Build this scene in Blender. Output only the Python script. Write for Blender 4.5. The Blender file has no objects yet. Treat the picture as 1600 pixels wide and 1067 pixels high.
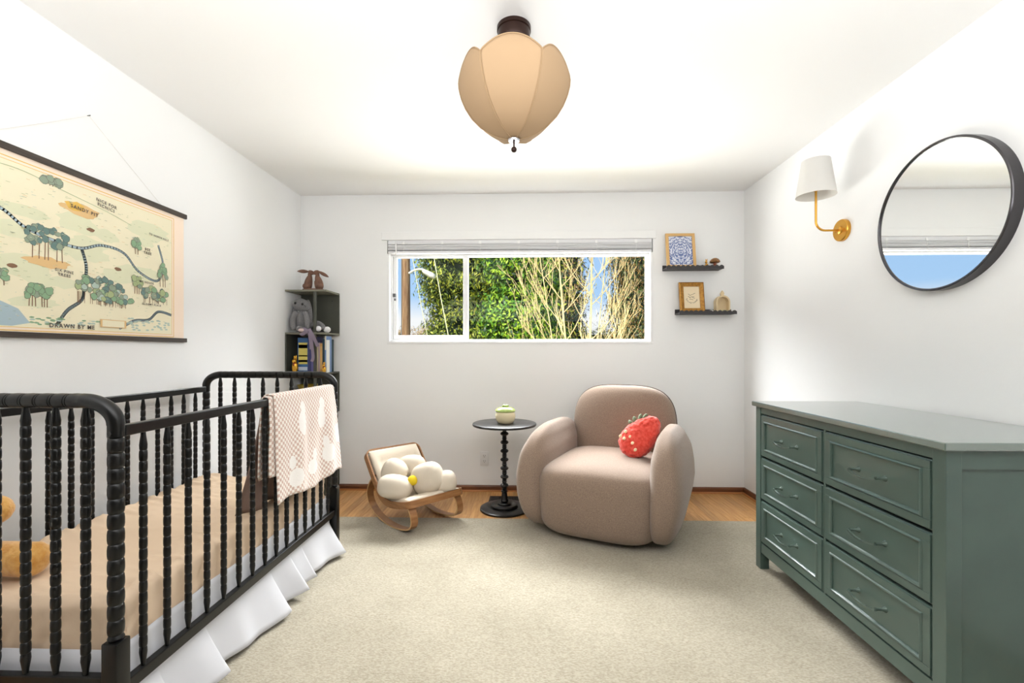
import bpy, bmesh, math, random
import numpy as np
from mathutils import Vector, Matrix, noise

SC = bpy.context.scene
C = SC.collection
PI = math.pi
rnd = random.Random(7)

# ------------------------------------------------------------------ camera
YAW = math.radians(1.77)
cam_d = bpy.data.cameras.new('camera')
cam = bpy.data.objects.new('camera', cam_d)
C.objects.link(cam)
cam.location = (0, 0, 1.14)
cam.rotation_euler = (PI / 2, 0, YAW)
cam_d.sensor_width = 36
cam_d.lens = 711 * 36 / 1600
cam_d.shift_y = 16.5 / 1600
cam_d.clip_start = 0.05
cam_d.clip_end = 300
SC.camera = cam

# ------------------------------------------------------------------ sky
SKY_STRENGTH = 0.88
world = bpy.data.worlds.new('sky')
SC.world = world
world.use_nodes = True
wn, wl = world.node_tree.nodes, world.node_tree.links
wn.clear()
w_out = wn.new('ShaderNodeOutputWorld')
w_bg = wn.new('ShaderNodeBackground')
w_bg.inputs[1].default_value = SKY_STRENGTH
w_tc = wn.new('ShaderNodeTexCoord')
w_sep = wn.new('ShaderNodeSeparateXYZ')
w_r = wn.new('ShaderNodeValToRGB')
wl.new(w_tc.outputs['Generated'], w_sep.inputs[0])
wl.new(w_sep.outputs[2], w_r.inputs[0])
wl.new(w_r.outputs[0], w_bg.inputs[0])
wl.new(w_bg.outputs[0], w_out.inputs[0])
e = w_r.color_ramp.elements
e[0].position = 0.0
e[0].color = (1.0, 1.0, 1.0, 1)
e[1].position = 1.0
e[1].color = (0.14, 0.34, 0.85, 1)
k = e.new(0.07); k.color = (0.96, 0.98, 1.0, 1)
k = e.new(0.118); k.color = (0.44, 0.68, 1.0, 1)

# ------------------------------------------------------------------ lights
def light(name, kind, loc, rot, energy, color=(1, 1, 1), size=None, size_y=None):
    d = bpy.data.lights.new(name, kind)
    d.energy = energy
    d.color = color
    if kind == 'AREA':
        d.shape = 'RECTANGLE'
        d.size = size
        d.size_y = size_y or size
    o = bpy.data.objects.new(name, d)
    C.objects.link(o)
    o.location = loc
    o.rotation_euler = rot
    return o

def aim(o, target):
    o.rotation_euler = (Vector(target) - o.location).to_track_quat('-Z', 'Y').to_euler()

# the sun stands behind the house, high and to the left: it lights the trees only
sun = light('sun', 'SUN', (0, 0, 20), (0, 0, 0), 5.0, (1.0, 0.95, 0.86))
sun.data.angle = 0.01
sun.rotation_euler = Vector((0.55, 0.9, -0.85)).to_track_quat('-Z', 'Y').to_euler()
# light of the open sky coming down through the window, from above the sight line
sky_l = light('sky_light', 'AREA', (-0.8, 5.3, 3.7), (0, 0, 0), 1800, (0.97, 0.985, 1.0), 7.0, 1.8)
aim(sky_l, (0, 3.0, 1.2))
# light thrown back up by the sunlit ground outside
grd_l = light('ground_bounce_light', 'AREA', (-0.6, 6.2, -0.4), (0, 0, 0), 1150, (0.98, 0.985, 0.98), 8.5, 3.0)
aim(grd_l, (0.2, 3.3, 1.8))
# the photographer's flash, bounced off the ceiling above the camera
fl_l = light('bounced_flash', 'AREA', (0.0, -0.1, 1.86), (0, 0, 0), 84, (0.965, 0.98, 1.0), 2.8, 1.5)
aim(fl_l, (0.0, 0.1, 2.44))

vs = SC.view_settings
vs.view_transform = 'Standard'
vs.look = 'None'
vs.exposure = 0.18
vs.gamma = 1.0
vs.use_curve_mapping = False

# ------------------------------------------------------------------ materials
def lin(c):
    out = []
    for v in c[:3]:
        v = v / 255.0
        out.append(v / 12.92 if v <= 0.04045 else ((v + 0.055) / 1.055) ** 2.4)
    return (*out, 1)

MATS = {}
def mat(name, col, rough=0.5, metal=0.0, var=None, bump=None, spec=0.5, sheen=0, trans=0, coat=0, obj_random=None, coord='Object'):
    """var=(scale, colour2[, stretch]), bump=(scale, strength[, detail])"""
    if name in MATS:
        return MATS[name]
    m = bpy.data.materials.new(name)
    m.use_nodes = True
    nt = m.node_tree
    b = nt.nodes['Principled BSDF']
    b.inputs['Base Color'].default_value = lin(col)
    b.inputs['Roughness'].default_value = rough
    b.inputs['Metallic'].default_value = metal
    b.inputs['Specular IOR Level'].default_value = spec
    if sheen:
        b.inputs['Sheen Weight'].default_value = sheen
        b.inputs['Sheen Roughness'].default_value = 0.5
    if trans:
        b.inputs['Subsurface Weight'].default_value = 0
    if coat:
        b.inputs['Coat Weight'].default_value = coat
    tc = nt.nodes.new('ShaderNodeTexCoord')
    if var:
        mp = nt.nodes.new('ShaderNodeMapping')
        if len(var) > 2:
            mp.inputs['Scale'].default_value = var[2]
        n = nt.nodes.new('ShaderNodeTexNoise')
        n.inputs['Scale'].default_value = var[0]
        n.inputs['Detail'].default_value = 5
        r = nt.nodes.new('ShaderNodeValToRGB')
        r.color_ramp.elements[0].position = 0.35
        r.color_ramp.elements[1].position = 0.65
        r.color_ramp.elements[0].color = lin(col)
        r.color_ramp.elements[1].color = lin(var[1])
        nt.links.new(tc.outputs[coord], mp.inputs[0])
        nt.links.new(mp.outputs[0], n.inputs['Vector'])
        nt.links.new(n.outputs['Fac'], r.inputs[0])
        last = r.outputs[0]
        if obj_random:
            oi = nt.nodes.new('ShaderNodeObjectInfo')
            h = nt.nodes.new('ShaderNodeHueSaturation')
            mr = nt.nodes.new('ShaderNodeMapRange')
            mr.inputs[3].default_value = 1 - obj_random
            mr.inputs[4].default_value = 1 + obj_random
            nt.links.new(oi.outputs['Random'], mr.inputs[0])
            nt.links.new(mr.outputs[0], h.inputs['Value'])
            nt.links.new(last, h.inputs['Color'])
            last = h.outputs[0]
        nt.links.new(last, b.inputs['Base Color'])
    if bump:
        n2 = nt.nodes.new('ShaderNodeTexNoise')
        n2.inputs['Scale'].default_value = bump[0]
        n2.inputs['Detail'].default_value = bump[2] if len(bump) > 2 else 3
        bp = nt.nodes.new('ShaderNodeBump')
        bp.inputs['Strength'].default_value = bump[1]
        bp.inputs['Distance'].default_value = 0.002
        nt.links.new(tc.outputs['Object'], n2.inputs['Vector'])
        nt.links.new(n2.outputs['Fac'], bp.inputs['Height'])
        nt.links.new(bp.outputs[0], b.inputs['Normal'])
    MATS[name] = m
    return m

def translucent_mat(name, col, amount, rough=0.9):
    m = mat(name, col, rough)
    nt = m.node_tree
    b = nt.nodes['Principled BSDF']
    t = nt.nodes.new('ShaderNodeBsdfTranslucent')
    t.inputs[0].default_value = lin(col)
    mx = nt.nodes.new('ShaderNodeMixShader')
    mx.inputs[0].default_value = amount
    nt.links.new(b.outputs[0], mx.inputs[1])
    nt.links.new(t.outputs[0], mx.inputs[2])
    nt.links.new(mx.outputs[0], nt.nodes['Material Output'].inputs[0])
    return m

def pane_mat():
    m = bpy.data.materials.new('window_glass')
    m.use_nodes = True
    nt = m.node_tree
    nt.nodes.clear()
    o = nt.nodes.new('ShaderNodeOutputMaterial')
    t = nt.nodes.new('ShaderNodeBsdfTransparent')
    t.inputs[0].default_value = (0.985, 0.99, 0.985, 1)
    g = nt.nodes.new('ShaderNodeBsdfGlossy')
    g.inputs['Roughness'].default_value = 0.01
    x = nt.nodes.new('ShaderNodeMixShader')
    x.inputs[0].default_value = 0.004
    nt.links.new(t.outputs[0], x.inputs[1])
    nt.links.new(g.outputs[0], x.inputs[2])
    nt.links.new(x.outputs[0], o.inputs[0])
    return m

WALL = mat('wall_paint', (240, 240, 239), 0.85, bump=(140, 0.12), spec=0.25)
FRONT = mat('front_wall_low_bounce', (66, 64, 62), 0.85)  # unseen wall, coloured dark so that less light bounces back into the room
CEIL = mat('ceiling_paint', (240, 239, 237), 0.9, bump=(120, 0.1), spec=0.2)
WHITE = mat('white_vinyl', (238, 238, 238), 0.4)
TRIMW = mat('trim_paint', (240, 240, 239), 0.55)
OAK = mat('oak_floor', (208, 160, 100), 0.38, var=(5.0, (186, 132, 76), (14, 1.1, 1)), obj_random=0.16, bump=(60, 0.05))
BASEB = mat('baseboard_wood', (120, 72, 40), 0.45, var=(6, (92, 52, 28), (1, 1, 6)))
BASEL = mat('shoe_moulding_wood', (176, 112, 60), 0.45)
CRIB = mat('black_painted_wood', (9, 9, 9), 0.30, spec=0.4)
GREEN = mat('green_paint', (80, 100, 92), 0.32, var=(7, (75, 94, 87)), bump=(90, 0.03), coat=0.35)
MATS['green_paint'].node_tree.nodes['Principled BSDF'].inputs['Coat Roughness'].default_value = 0.12
GREEND = mat('gap_shade', (14, 20, 18), 0.8)  # near-black standing in for the shade inside gaps, vent and socket slots
BLACKM = mat('black_metal', (17, 16, 16), 0.32, spec=0.5)
CHAIR = mat('taupe_boucle', (156, 135, 118), 0.95, var=(260, (131, 111, 97)), bump=(500, 0.5), sheen=0.3, spec=0.15)
PIPE = mat('dark_piping', (84, 68, 58), 0.9)
GOLD = mat('brushed_brass', (214, 160, 70), 0.28, metal=1.0)
OLIVE = mat('olive_metal', (70, 71, 62), 0.5)
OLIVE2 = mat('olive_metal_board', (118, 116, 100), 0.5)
CREAMF = mat('cream_cotton', (226, 213, 194), 0.95, bump=(180, 0.5), spec=0.1)
CREAMF2 = mat('waffle_cotton', (224, 212, 194), 0.95, bump=(420, 0.9), spec=0.1)

# ------------------------------------------------------------------ mesh builder
class MB:
    def __init__(s):
        s.bm = bmesh.new()
        s.mi = 0
    def _mark(s, faces):
        for f in faces:
            f.material_index = s.mi
    def box(s, a, b, mtx=None, bevel=0.0):
        x0, y0, z0 = a; x1, y1, z1 = b
        vs_ = [s.bm.verts.new(Vector(p) if mtx is None else mtx @ Vector(p)) for p in
               ((x0, y0, z0), (x1, y0, z0), (x1, y1, z0), (x0, y1, z0), (x0, y0, z1), (x1, y0, z1), (x1, y1, z1), (x0, y1, z1))]
        fs = [s.bm.faces.new([vs_[i] for i in q]) for q in
              ((0, 3, 2, 1), (4, 5, 6, 7), (0, 1, 5, 4), (1, 2, 6, 5), (2, 3, 7, 6), (3, 0, 4, 7))]
        s._mark(fs)
        if bevel > 0:
            es = list({e_ for f in fs for e_ in f.edges})
            r = bmesh.ops.bevel(s.bm, geom=es, offset=bevel, segments=2, affect='EDGES', profile=0.5)
            s._mark(r['faces'])
        return s
    def grid(s, pts, closed_u=False, closed_v=False):
        """pts[i][j] -> faces"""
        V = [[s.bm.verts.new(p) for p in row] for row in pts]
        n, m = len(V), len(V[0])
        fs = []
        for i in range(n if closed_u else n - 1):
            for j in range(m if closed_v else m - 1):
                q = [V[i][j], V[(i + 1) % n][j], V[(i + 1) % n][(j + 1) % m], V[i][(j + 1) % m]]
                try:
                    fs.append(s.bm.faces.new(q))
                except ValueError:
                    pass
        s._mark(fs)
        return V
    def cap(s, ring, flip=False):
        try:
            f = s.bm.faces.new(list(reversed(ring)) if flip else ring)
            s._mark([f])
        except ValueError:
            pass
    def lathe(s, prof, segs=24, mtx=None, center=(0, 0, 0)):
        M_ = mtx or Matrix.Translation(center)
        rows = []
        for r, z in prof:
            rows.append([M_ @ Vector((r * math.cos(2 * PI * i / segs), r * math.sin(2 * PI * i / segs), z)) for i in range(segs)])
        V = s.grid(rows, closed_v=True)
        s.cap(V[0]); s.cap(V[-1], True)
        return s
    def tube(s, pts, r, segs=10, closed=False, flat=None):
        pts = [Vector(p) for p in pts]
        n = len(pts)
        rad = r if isinstance(r, (list, tuple)) else [r] * n
        rows = []
        up = None
        for i, p in enumerate(pts):
            a = pts[(i - 1) % n] if (closed or i > 0) else pts[i]
            b = pts[(i + 1) % n] if (closed or i < n - 1) else pts[i]
            d = (b - a)
            d = d.normalized() if d.length > 1e-9 else Vector((0, 0, 1))
            if up is None:
                up = Vector((0, 0, 1)) if abs(d.z) < 0.9 else Vector((1, 0, 0))
            sd = d.cross(up)
            if sd.length < 1e-6:
                sd = d.orthogonal()
            sd.normalize()
            up = sd.cross(d).normalized()
            rows.append([p + (sd * math.cos(2 * PI * j / segs) + up * math.sin(2 * PI * j / segs)) * rad[i] for j in range(segs)])
        V = s.grid(rows, closed_u=closed, closed_v=True)
        if not closed:
            s.cap(V[0]); s.cap(V[-1], True)
        return s
    def ribbon(s, pts, wdirs, w, t, closed=False):
        """rectangular strip swept along pts; wdirs = unit direction of its width"""
        pts = [Vector(p) for p in pts]
        n = len(pts)
        rows = []
        for i, p in enumerate(pts):
            a = pts[(i - 1) % n] if (closed or i > 0) else pts[i]
            b = pts[(i + 1) % n] if (closed or i < n - 1) else pts[i]
            d = (b - a).normalized()
            wd = Vector(wdirs[i] if isinstance(wdirs, list) else wdirs)
            wd = (wd - d * wd.dot(d)).normalized()
            td = d.cross(wd)
            rows.append([p + wd * (w / 2) * q[0] + td * (t / 2) * q[1] for q in ((-1, -1), (1, -1), (1, 1), (-1, 1))])
        V = s.grid(rows, closed_u=closed, closed_v=True)
        if not closed:
            s.cap(V[0]); s.cap(V[-1], True)
        return s
    def sell(s, c, h, n1=2.0, n2=2.0, nu=40, nv=24, fn=None, mtx=None):
        """superellipsoid: n1 in the vertical, n2 in plan"""
        def sp(v, e_): return math.copysign(abs(v) ** e_, v)
        rows = []
        for i in range(nv + 1):
            v = -PI / 2 + PI * i / nv
            v = min(max(v, -PI / 2 + 1e-3), PI / 2 - 1e-3)
            row = []
            for j in range(nu):
                u = 2 * PI * j / nu
                p = Vector((h[0] * sp(math.cos(v), 2 / n1) * sp(math.cos(u), 2 / n2),
                            h[1] * sp(math.cos(v), 2 / n1) * sp(math.sin(u), 2 / n2),
                            h[2] * sp(math.sin(v), 2 / n1)))
                if fn: p = fn(p)
                if mtx is not None: p = mtx @ p
                row.append(p + Vector(c))
            rows.append(row)
        V = s.grid(rows, closed_v=True)
        s.cap(V[0]); s.cap(V[-1], True)
        return s
    def prism(s, poly, a, b, axis='y', mtx=None):
        """extrude polygon (list of 2-D points) between a and b along axis"""
        def P3(u, v, w):
            p = {'x': (w, u, v), 'y': (u, w, v), 'z': (u, v, w)}[axis]
            return (mtx @ Vector(p)) if mtx is not None else Vector(p)
        A = [s.bm.verts.new(P3(u, v, a)) for u, v in poly]
        B = [s.bm.verts.new(P3(u, v, b)) for u, v in poly]
        fs = [s.bm.faces.new(A), s.bm.faces.new(list(reversed(B)))]
        n = len(poly)
        for i in range(n):
            fs.append(s.bm.faces.new([A[i], B[i], B[(i + 1) % n], A[(i + 1) % n]]))
        s._mark(fs)
        return s
    def mesh(s, name, smooth=True, mats=(), angle=35):
        bmesh.ops.recalc_face_normals(s.bm, faces=s.bm.faces)
        me = bpy.data.meshes.new(name)
        s.bm.to_mesh(me)
        s.bm.free()
        for m in mats:
            me.materials.append(m)
        if smooth:
            me.shade_smooth()
            me.set_sharp_from_angle(angle=math.radians(angle))
        return me
    def build(s, name, m, parent=None, smooth=True, local=False, angle=35):
        mats = m if isinstance(m, (list, tuple)) else [m]
        if parent is not None and not local:
            bmesh.ops.transform(s.bm, matrix=WM[parent.name].inverted(), verts=s.bm.verts)
        me = s.mesh(name, smooth, mats, angle)
        o = bpy.data.objects.new(name, me)
        C.objects.link(o)
        if parent is not None:
            o.parent = parent
            WM[o.name] = WM[parent.name].copy()
        else:
            WM[o.name] = Matrix.Identity(4)
        return o

WM = {}
def tag(o, label=None, cat=None, group=None, kind=None):
    if label: o['label'] = label
    if cat: o['category'] = cat
    if group: o['group'] = group
    if kind: o['kind'] = kind
    return o

def thing(name, label, cat, loc=(0, 0, 0), rz=0, group=None):
    o = bpy.data.objects.new(name, None)
    C.objects.link(o)
    o.location = loc
    o.rotation_euler = (0, 0, rz)
    o.empty_display_size = 0.05
    WM[o.name] = Matrix.Translation(loc) @ Matrix.Rotation(rz, 4, 'Z')
    return tag(o, label, cat, group)

def dup(o, loc=None, parent=None, rot=None):
    c = o.copy()
    C.objects.link(c)
    if loc is not None: c.location = loc
    if rot is not None: c.rotation_euler = rot
    if parent is not None: c.parent = parent
    WM[c.name] = WM.get(o.name, Matrix.Identity(4)).copy()
    return c

def top(o, loc):
    """move the origin of a one-mesh thing to its base"""
    o.data.transform(Matrix.Translation(-Vector(loc)))
    o.location = loc
    WM[o.name] = Matrix.Translation(loc)
    return o

# ================================================================== THE ROOM
XL, XR, YB, YF, H = -1.874, 1.762, 3.73, -1.45, 2.44
WX0, WX1, WZ0, WZ1 = -1.148, 1.029, 1.212, 2.062
T = 0.14
def st(name, mb, m, parent=None, **kw):
    o = mb.build(name, m, parent, **kw)
    if parent is None: o['kind'] = 'structure'
    return o

floor = st('floor', MB().box((XL - T, YF - T, -0.06), (XR + T, YB + T, -0.012)), OAK, smooth=False)
random.seed(3)
pw = 0.057
nx = int((XR - XL) / pw) + 1
plank_cache = {}
for i in range(nx):
    x0 = XL + i * pw
    y = YB - rnd.uniform(0.25, 1.5)
    ye = YB
    ys = []
    while True:
        ys.append((max(y, YF), ye))
        if y <= YF: break
        ye = y
        y = y - rnd.uniform(1.3, 2.2)
    for (a, b) in ys:
        mb = MB().box((0, 0, 0), (min(pw, XR - x0) - 0.0008, b - a - 0.0008, 0.012), bevel=0.0006)
        o = mb.build('plank', OAK, floor, smooth=False, local=True)
        o.location = (x0, a, -0.012)

ceiling = st('ceiling', MB().box((XL - T, YF - T, H), (XR + T, YB + T, H + 0.1)), CEIL, smooth=False)
st('wall_left', MB().box((XL - T, YF - T, -0.06), (XL, YB + T, H)), WALL, smooth=False)
st('wall_right', MB().box((XR, YF - T, -0.06), (XR + T, YB + T, H)), WALL, smooth=False)
st('wall_front', MB().box((XL, YF - T, -0.06), (XR, YF, H)), FRONT, smooth=False)
wb = MB()
wb.box((XL, YB, -0.06), (WX0, YB + T, H)); wb.box((WX1, YB, -0.06), (XR, YB + T, H))
wb.box((WX0, YB, -0.06), (WX1, YB + T, WZ0)); wb.box((WX0, YB, WZ1), (WX1, YB + T, H))
st('wall_back', wb, WALL, smooth=False)

def baseboard(name, a, b, horiz):
    # dark moulded base with a lighter quarter-round shoe at its foot
    prof = [(0, 0.012), (0.014, 0.012), (0.014, 0.036), (0.010, 0.046), (0, 0.048)]
    shoe = [(0, 0), (0.022, 0), (0.021, 0.006), (0.017, 0.011), (0.010, 0.0135), (0, 0.014)]
    def put(pf):
        mb = MB()
        if horiz:
            mb.prism([(YB - u, v) for u, v in pf], a, b, 'x')
        elif a is XL:
            mb.prism([(XL + u, v) for u, v in pf], b[0], b[1], 'y')
        else:
            mb.prism([(XR - u, v) for u, v in pf], b[0], b[1], 'y')
        return mb
    o = st(name, put(prof), BASEB, smooth=False)
    s_ = put(shoe).build('shoe_moulding', BASEL, o, smooth=False)
baseboard('baseboard_back', XL, XR, True)
baseboard('baseboard_left', XL, (YF, YB), False)
baseboard('baseboard_right', XR, (YF, YB), False)

# head casing above the window
tr = MB()
tr.box((-1.192, YB - 0.016, 2.062), (1.052, YB + 0.001, 2.128), bevel=0.004)
st('trim_1', tr, TRIMW, smooth=False)

# ---------------------------------------------------------------- window
win = thing('window_1', None, None, (0, YB, WZ0))
win['kind'] = 'structure'
YG = YB + 0.075
f = MB()
f.box((WX0, YB - 0.006, WZ0 - 0.004), (WX1, YB + 0.05, WZ0 + 0.016), bevel=0.003)       # sill lip
f.box((WX0, YB - 0.006, WZ0 + 0.016), (WX0 + 0.020, YB + 0.05, WZ1 - 0.11), bevel=0.003)
f.box((WX1 - 0.020, YB - 0.006, WZ0 + 0.016), (WX1, YB + 0.05, WZ1 - 0.11), bevel=0.003)
f.box((WX0, YB + 0.05, WZ0), (WX1, YG + 0.05, WZ0 + 0.034), bevel=0.003)
f.box((WX0, YB + 0.05, WZ1 - 0.12), (WX1, YG + 0.05, WZ1), bevel=0.003)
f.box((WX0, YB + 0.05, WZ0 + 0.034), (WX0 + 0.034, YG + 0.05, WZ1 - 0.12), bevel=0.003)
f.box((WX1 - 0.034, YB + 0.05, WZ0 + 0.034), (WX1, YG + 0.05, WZ1 - 0.12), bevel=0.003)
f.box((-0.512, YG + 0.012, WZ0 + 0.034), (-0.486, YG + 0.05, WZ1 - 0.12), bevel=0.003)
f.build('window_frame', WHITE, win, smooth=False)
sh = MB()
sx0, sx1, sz0, sz1 = WX0 + 0.036, -0.484, WZ0 + 0.034, WZ1 - 0.118
y0, y1 = YG - 0.02, YG + 0.010
sh.box((sx0, y0, sz0), (sx1, y1, sz0 + 0.034), bevel=0.003)
sh.box((sx0, y0, sz1 - 0.014), (sx1, y1, sz1), bevel=0.003)
sh.box((sx0, y0, sz0 + 0.034), (sx0 + 0.030, y1, sz1 - 0.014), bevel=0.003)
sh.box((sx1 - 0.042, y0, sz0 + 0.034), (sx1, y1, sz1 - 0.014), bevel=0.003)
sash = sh.build('sliding_sash', WHITE, win, smooth=False)
lt = MB().box((sx0 - 0.004, y0 - 0.012, 1.60), (sx0 + 0.020, y0, 1.63), bevel=0.003)
lt.box((sx0 + 0.010, y0 - 0.016, 1.570), (sx0 + 0.020, y0, 1.588), bevel=0.002)
lt.build('latch', mat('grey_latch', (92, 92, 94), 0.4), sash)
GLASS = pane_mat()
MB().box((sx0 + 0.03, YG - 0.006, sz0 + 0.034), (sx1 - 0.042, YG - 0.003, sz1 - 0.014)).build('pane', GLASS, sash, smooth=False)
MB().box((-0.486, YG + 0.03, WZ0 + 0.034), (WX1 - 0.034, YG + 0.033, WZ1 - 0.12)).build('pane', GLASS, win, smooth=False)

# ---------------------------------------------------------------- blind
bl = thing('window_blind', 'white horizontal blind drawn up into a thin stack at the top of the window', 'blind', (0, YB + 0.02, WZ1))
BX0, BX1 = WX0 + 0.008, WX1 - 0.008
SLAT = mat('white_slat', (226, 226, 228), 0.45)
MB().box((BX0, YB - 0.004, WZ1 - 0.026), (BX1, YB + 0.040, WZ1), bevel=0.002).build('headrail', SLAT, bl, smooth=False)
slat_me = None
for i in range(9):
    z = WZ1 - 0.0305 - i * 0.0062
    if slat_me is None:
        mb = MB()
        mb.prism([(-0.025, 0), (0, 0.0008), (0.025, 0), (0.025, 0.0042), (0, 0.0052), (-0.025, 0.0042)], BX0, BX1, 'x')
        o = mb.build('slat', SLAT, bl, smooth=False, local=True)
        slat_me = o
    else:
        o = dup(slat_me, parent=bl)
    o.location = (rnd.uniform(-0.003, 0.003), 0.0, z - WZ1)
    o.rotation_euler = (rnd.uniform(-0.05, 0.05), rnd.uniform(-0.0012, 0.0012), 0)
MB().box((BX0, YB - 0.004, WZ1 - 0.108), (BX1, YB + 0.044, WZ1 - 0.088), bevel=0.003).build('bottom_rail', SLAT, bl, smooth=False)
for i in range(7):
    x = BX0 + 0.13 + i * (BX1 - BX0 - 0.26) / 6
    mb = MB().box((x - 0.012, YB - 0.009, WZ1 - 0.034), (x + 0.012, YB - 0.004, WZ1 - 0.010), bevel=0.002)
    mb.tube([(x, YB - 0.008, WZ1 - 0.03), (x + 0.005, YB - 0.010, WZ1 - 0.06), (x - 0.003, YB - 0.009, WZ1 - 0.1)], 0.0016, 6)
    mb.build('ladder_cord', WHITE, bl)
MB().tube([(BX0 + 0.068, YB - 0.014, WZ1 - 0.012), (BX0 + 0.070, YB - 0.014, WZ1 - 0.12)], 0.005, 8).build('tilt_wand', WHITE, bl)

# ---------------------------------------------------------------- rug
rug_m = mat('wool_carpet', (186, 174, 148), 1.0, spec=0.05, sheen=0.2)
nt = rug_m.node_tree
tc = nt.nodes.new('ShaderNodeTexCoord')
n1 = nt.nodes.new('ShaderNodeTexNoise'); n1.inputs['Scale'].default_value = 3.0; n1.inputs['Detail'].default_value = 4
n2 = nt.nodes.new('ShaderNodeTexNoise'); n2.inputs['Scale'].default_value = 170; n2.inputs['Detail'].default_value = 4
mp = nt.nodes.new('ShaderNodeMapping'); mp.inputs['Scale'].default_value = (0.6, 1.3, 1)
r1 = nt.nodes.new('ShaderNodeValToRGB'); r1.color_ramp.elements[0].position = 0.3; r1.color_ramp.elements[1].position = 0.7
r1.color_ramp.elements[0].color = lin((170, 162, 144)); r1.color_ramp.elements[1].color = lin((186, 178, 160))
r2 = nt.nodes.new('ShaderNodeValToRGB'); r2.color_ramp.elements[0].position = 0.35; r2.color_ramp.elements[1].position = 0.62
r2.color_ramp.elements[0].color = (0.72, 0.70, 0.66, 1); r2.color_ramp.elements[1].color = (1, 1, 1, 1)
mx = nt.nodes.new('ShaderNodeMix'); mx.data_type = 'RGBA'; mx.blend_type = 'MULTIPLY'; mx.inputs[0].default_value = 1.0
bp = nt.nodes.new('ShaderNodeBump'); bp.inputs['Strength'].default_value = 0.6; bp.inputs['Distance'].default_value = 0.004
nt.links.new(tc.outputs['Object'], n1.inputs['Vector'])
nt.links.new(tc.outputs['Object'], mp.inputs[0]); nt.links.new(mp.outputs[0], n2.inputs['Vector'])
nt.links.new(n1.outputs['Fac'], r1.inputs[0]); nt.links.new(n2.outputs['Fac'], r2.inputs[0])
nt.links.new(r1.outputs[0], mx.inputs[6]); nt.links.new(r2.outputs[0], mx.inputs[7])
bs = nt.nodes['Principled BSDF']
nt.links.new(mx.outputs[2], bs.inputs['Base Color'])
nt.links.new(n2.outputs['Fac'], bp.inputs['Height']); nt.links.new(bp.outputs[0], bs.inputs['Normal'])
RZ = 0.014
mb = MB()
rows = []
RX0, RX1, RY0, RY1 = -1.62, 1.70, -1.2, 3.075
N = 60
edge = []
for i in range(N + 1):
    t = i / N
    x = RX0 + (RX1 - RX0) * t
    edge.append((x, RY1 + 0.010 * noise.noise(Vector((x * 1.8, 0, 3))) + 0.003 * noise.noise(Vector((x * 9, 5, 3)))))
poly = edge + [(RX1, RY0), (RX0, RY0)]
A = [mb.bm.verts.new((x, y, RZ)) for x, y in poly]
B = [mb.bm.verts.new((x, y, 0.0)) for x, y in poly]
mb.bm.faces.new(A); mb.bm.faces.new(list(reversed(B)))
for i in range(len(poly)):
    j = (i + 1) % len(poly)
    mb.bm.faces.new([A[i], A[j], B[j], B[i]])
rug = mb.build('rug', rug_m, smooth=False)
tag(rug, 'large sage beige wool rug covering most of the oak floor', 'rug')

# ---------------------------------------------------------------- vent + outlet
vt = thing('floor_vent', 'dark metal floor register grille behind the round side table', 'vent', (-0.15, 3.52, 0))
mb = MB()
vx0, vx1, vy0, vy1 = -0.285, -0.010, 3.46, 3.585
mb.box((vx0, vy0, 0), (vx1, vy0 + 0.014, 0.005)); mb.box((vx0, vy1 - 0.014, 0), (vx1, vy1, 0.005))
mb.box((vx0, vy0 + 0.014, 0), (vx0 + 0.014, vy1 - 0.014, 0.005)); mb.box((vx1 - 0.014, vy0 + 0.014, 0), (vx1, vy1 - 0.014, 0.005))
mb.build('vent_frame', mat('brown_register', (62, 50, 44), 0.5, metal=0.3), vt, smooth=False)
MB().box((vx0 + 0.014, vy0 + 0.014, 0.0005), (vx1 - 0.014, vy1 - 0.014, 0.001)).build('vent_opening_shade', GREEND, vt, smooth=False)  # dark plate painted as the shade below the grille bars
bar = None
for i in range(20):
    x = vx0 + 0.020 + i * 0.0125
    if bar is None:
        bar = MB().box((0, 0, 0), (0.005, vy1 - vy0 - 0.028, 0.003)).build('vent_bar', mat('brown_register', (0, 0, 0)), vt, smooth=False, local=True)
        o = bar
    else:
        o = dup(bar, parent=vt)
    o.location = (x + 0.15, vy0 + 0.014 - 3.52, 0.002)

ol = thing('wall_outlet', 'white duplex socket plate low on the back wall left of the side table', 'outlet', (-0.3415, YB, 0.267))
MB().box((-0.3765, YB - 0.006, 0.209), (-0.3065, YB, 0.325), bevel=0.003).build('cover_plate', WHITE, ol)
for dz in (0.022, -0.022):
    rc = MB().box((-0.3585, YB - 0.009, 0.267 + dz - 0.017), (-0.3245, YB - 0.005, 0.267 + dz + 0.017), bevel=0.0015).build('receptacle', WHITE, ol)
    sl = MB()
    sl.box((-0.3500, YB - 0.0096, 0.267 + dz - 0.002), (-0.3478, YB - 0.0088, 0.267 + dz + 0.008))
    sl.box((-0.3360, YB - 0.0096, 0.267 + dz - 0.002), (-0.3338, YB - 0.0088, 0.267 + dz + 0.008))
    sl.box((-0.3435, YB - 0.0096, 0.267 + dz - 0.011), (-0.3400, YB - 0.0088, 0.267 + dz - 0.0065))
    sl.build('slot', GREEND, rc, smooth=False)

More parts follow.
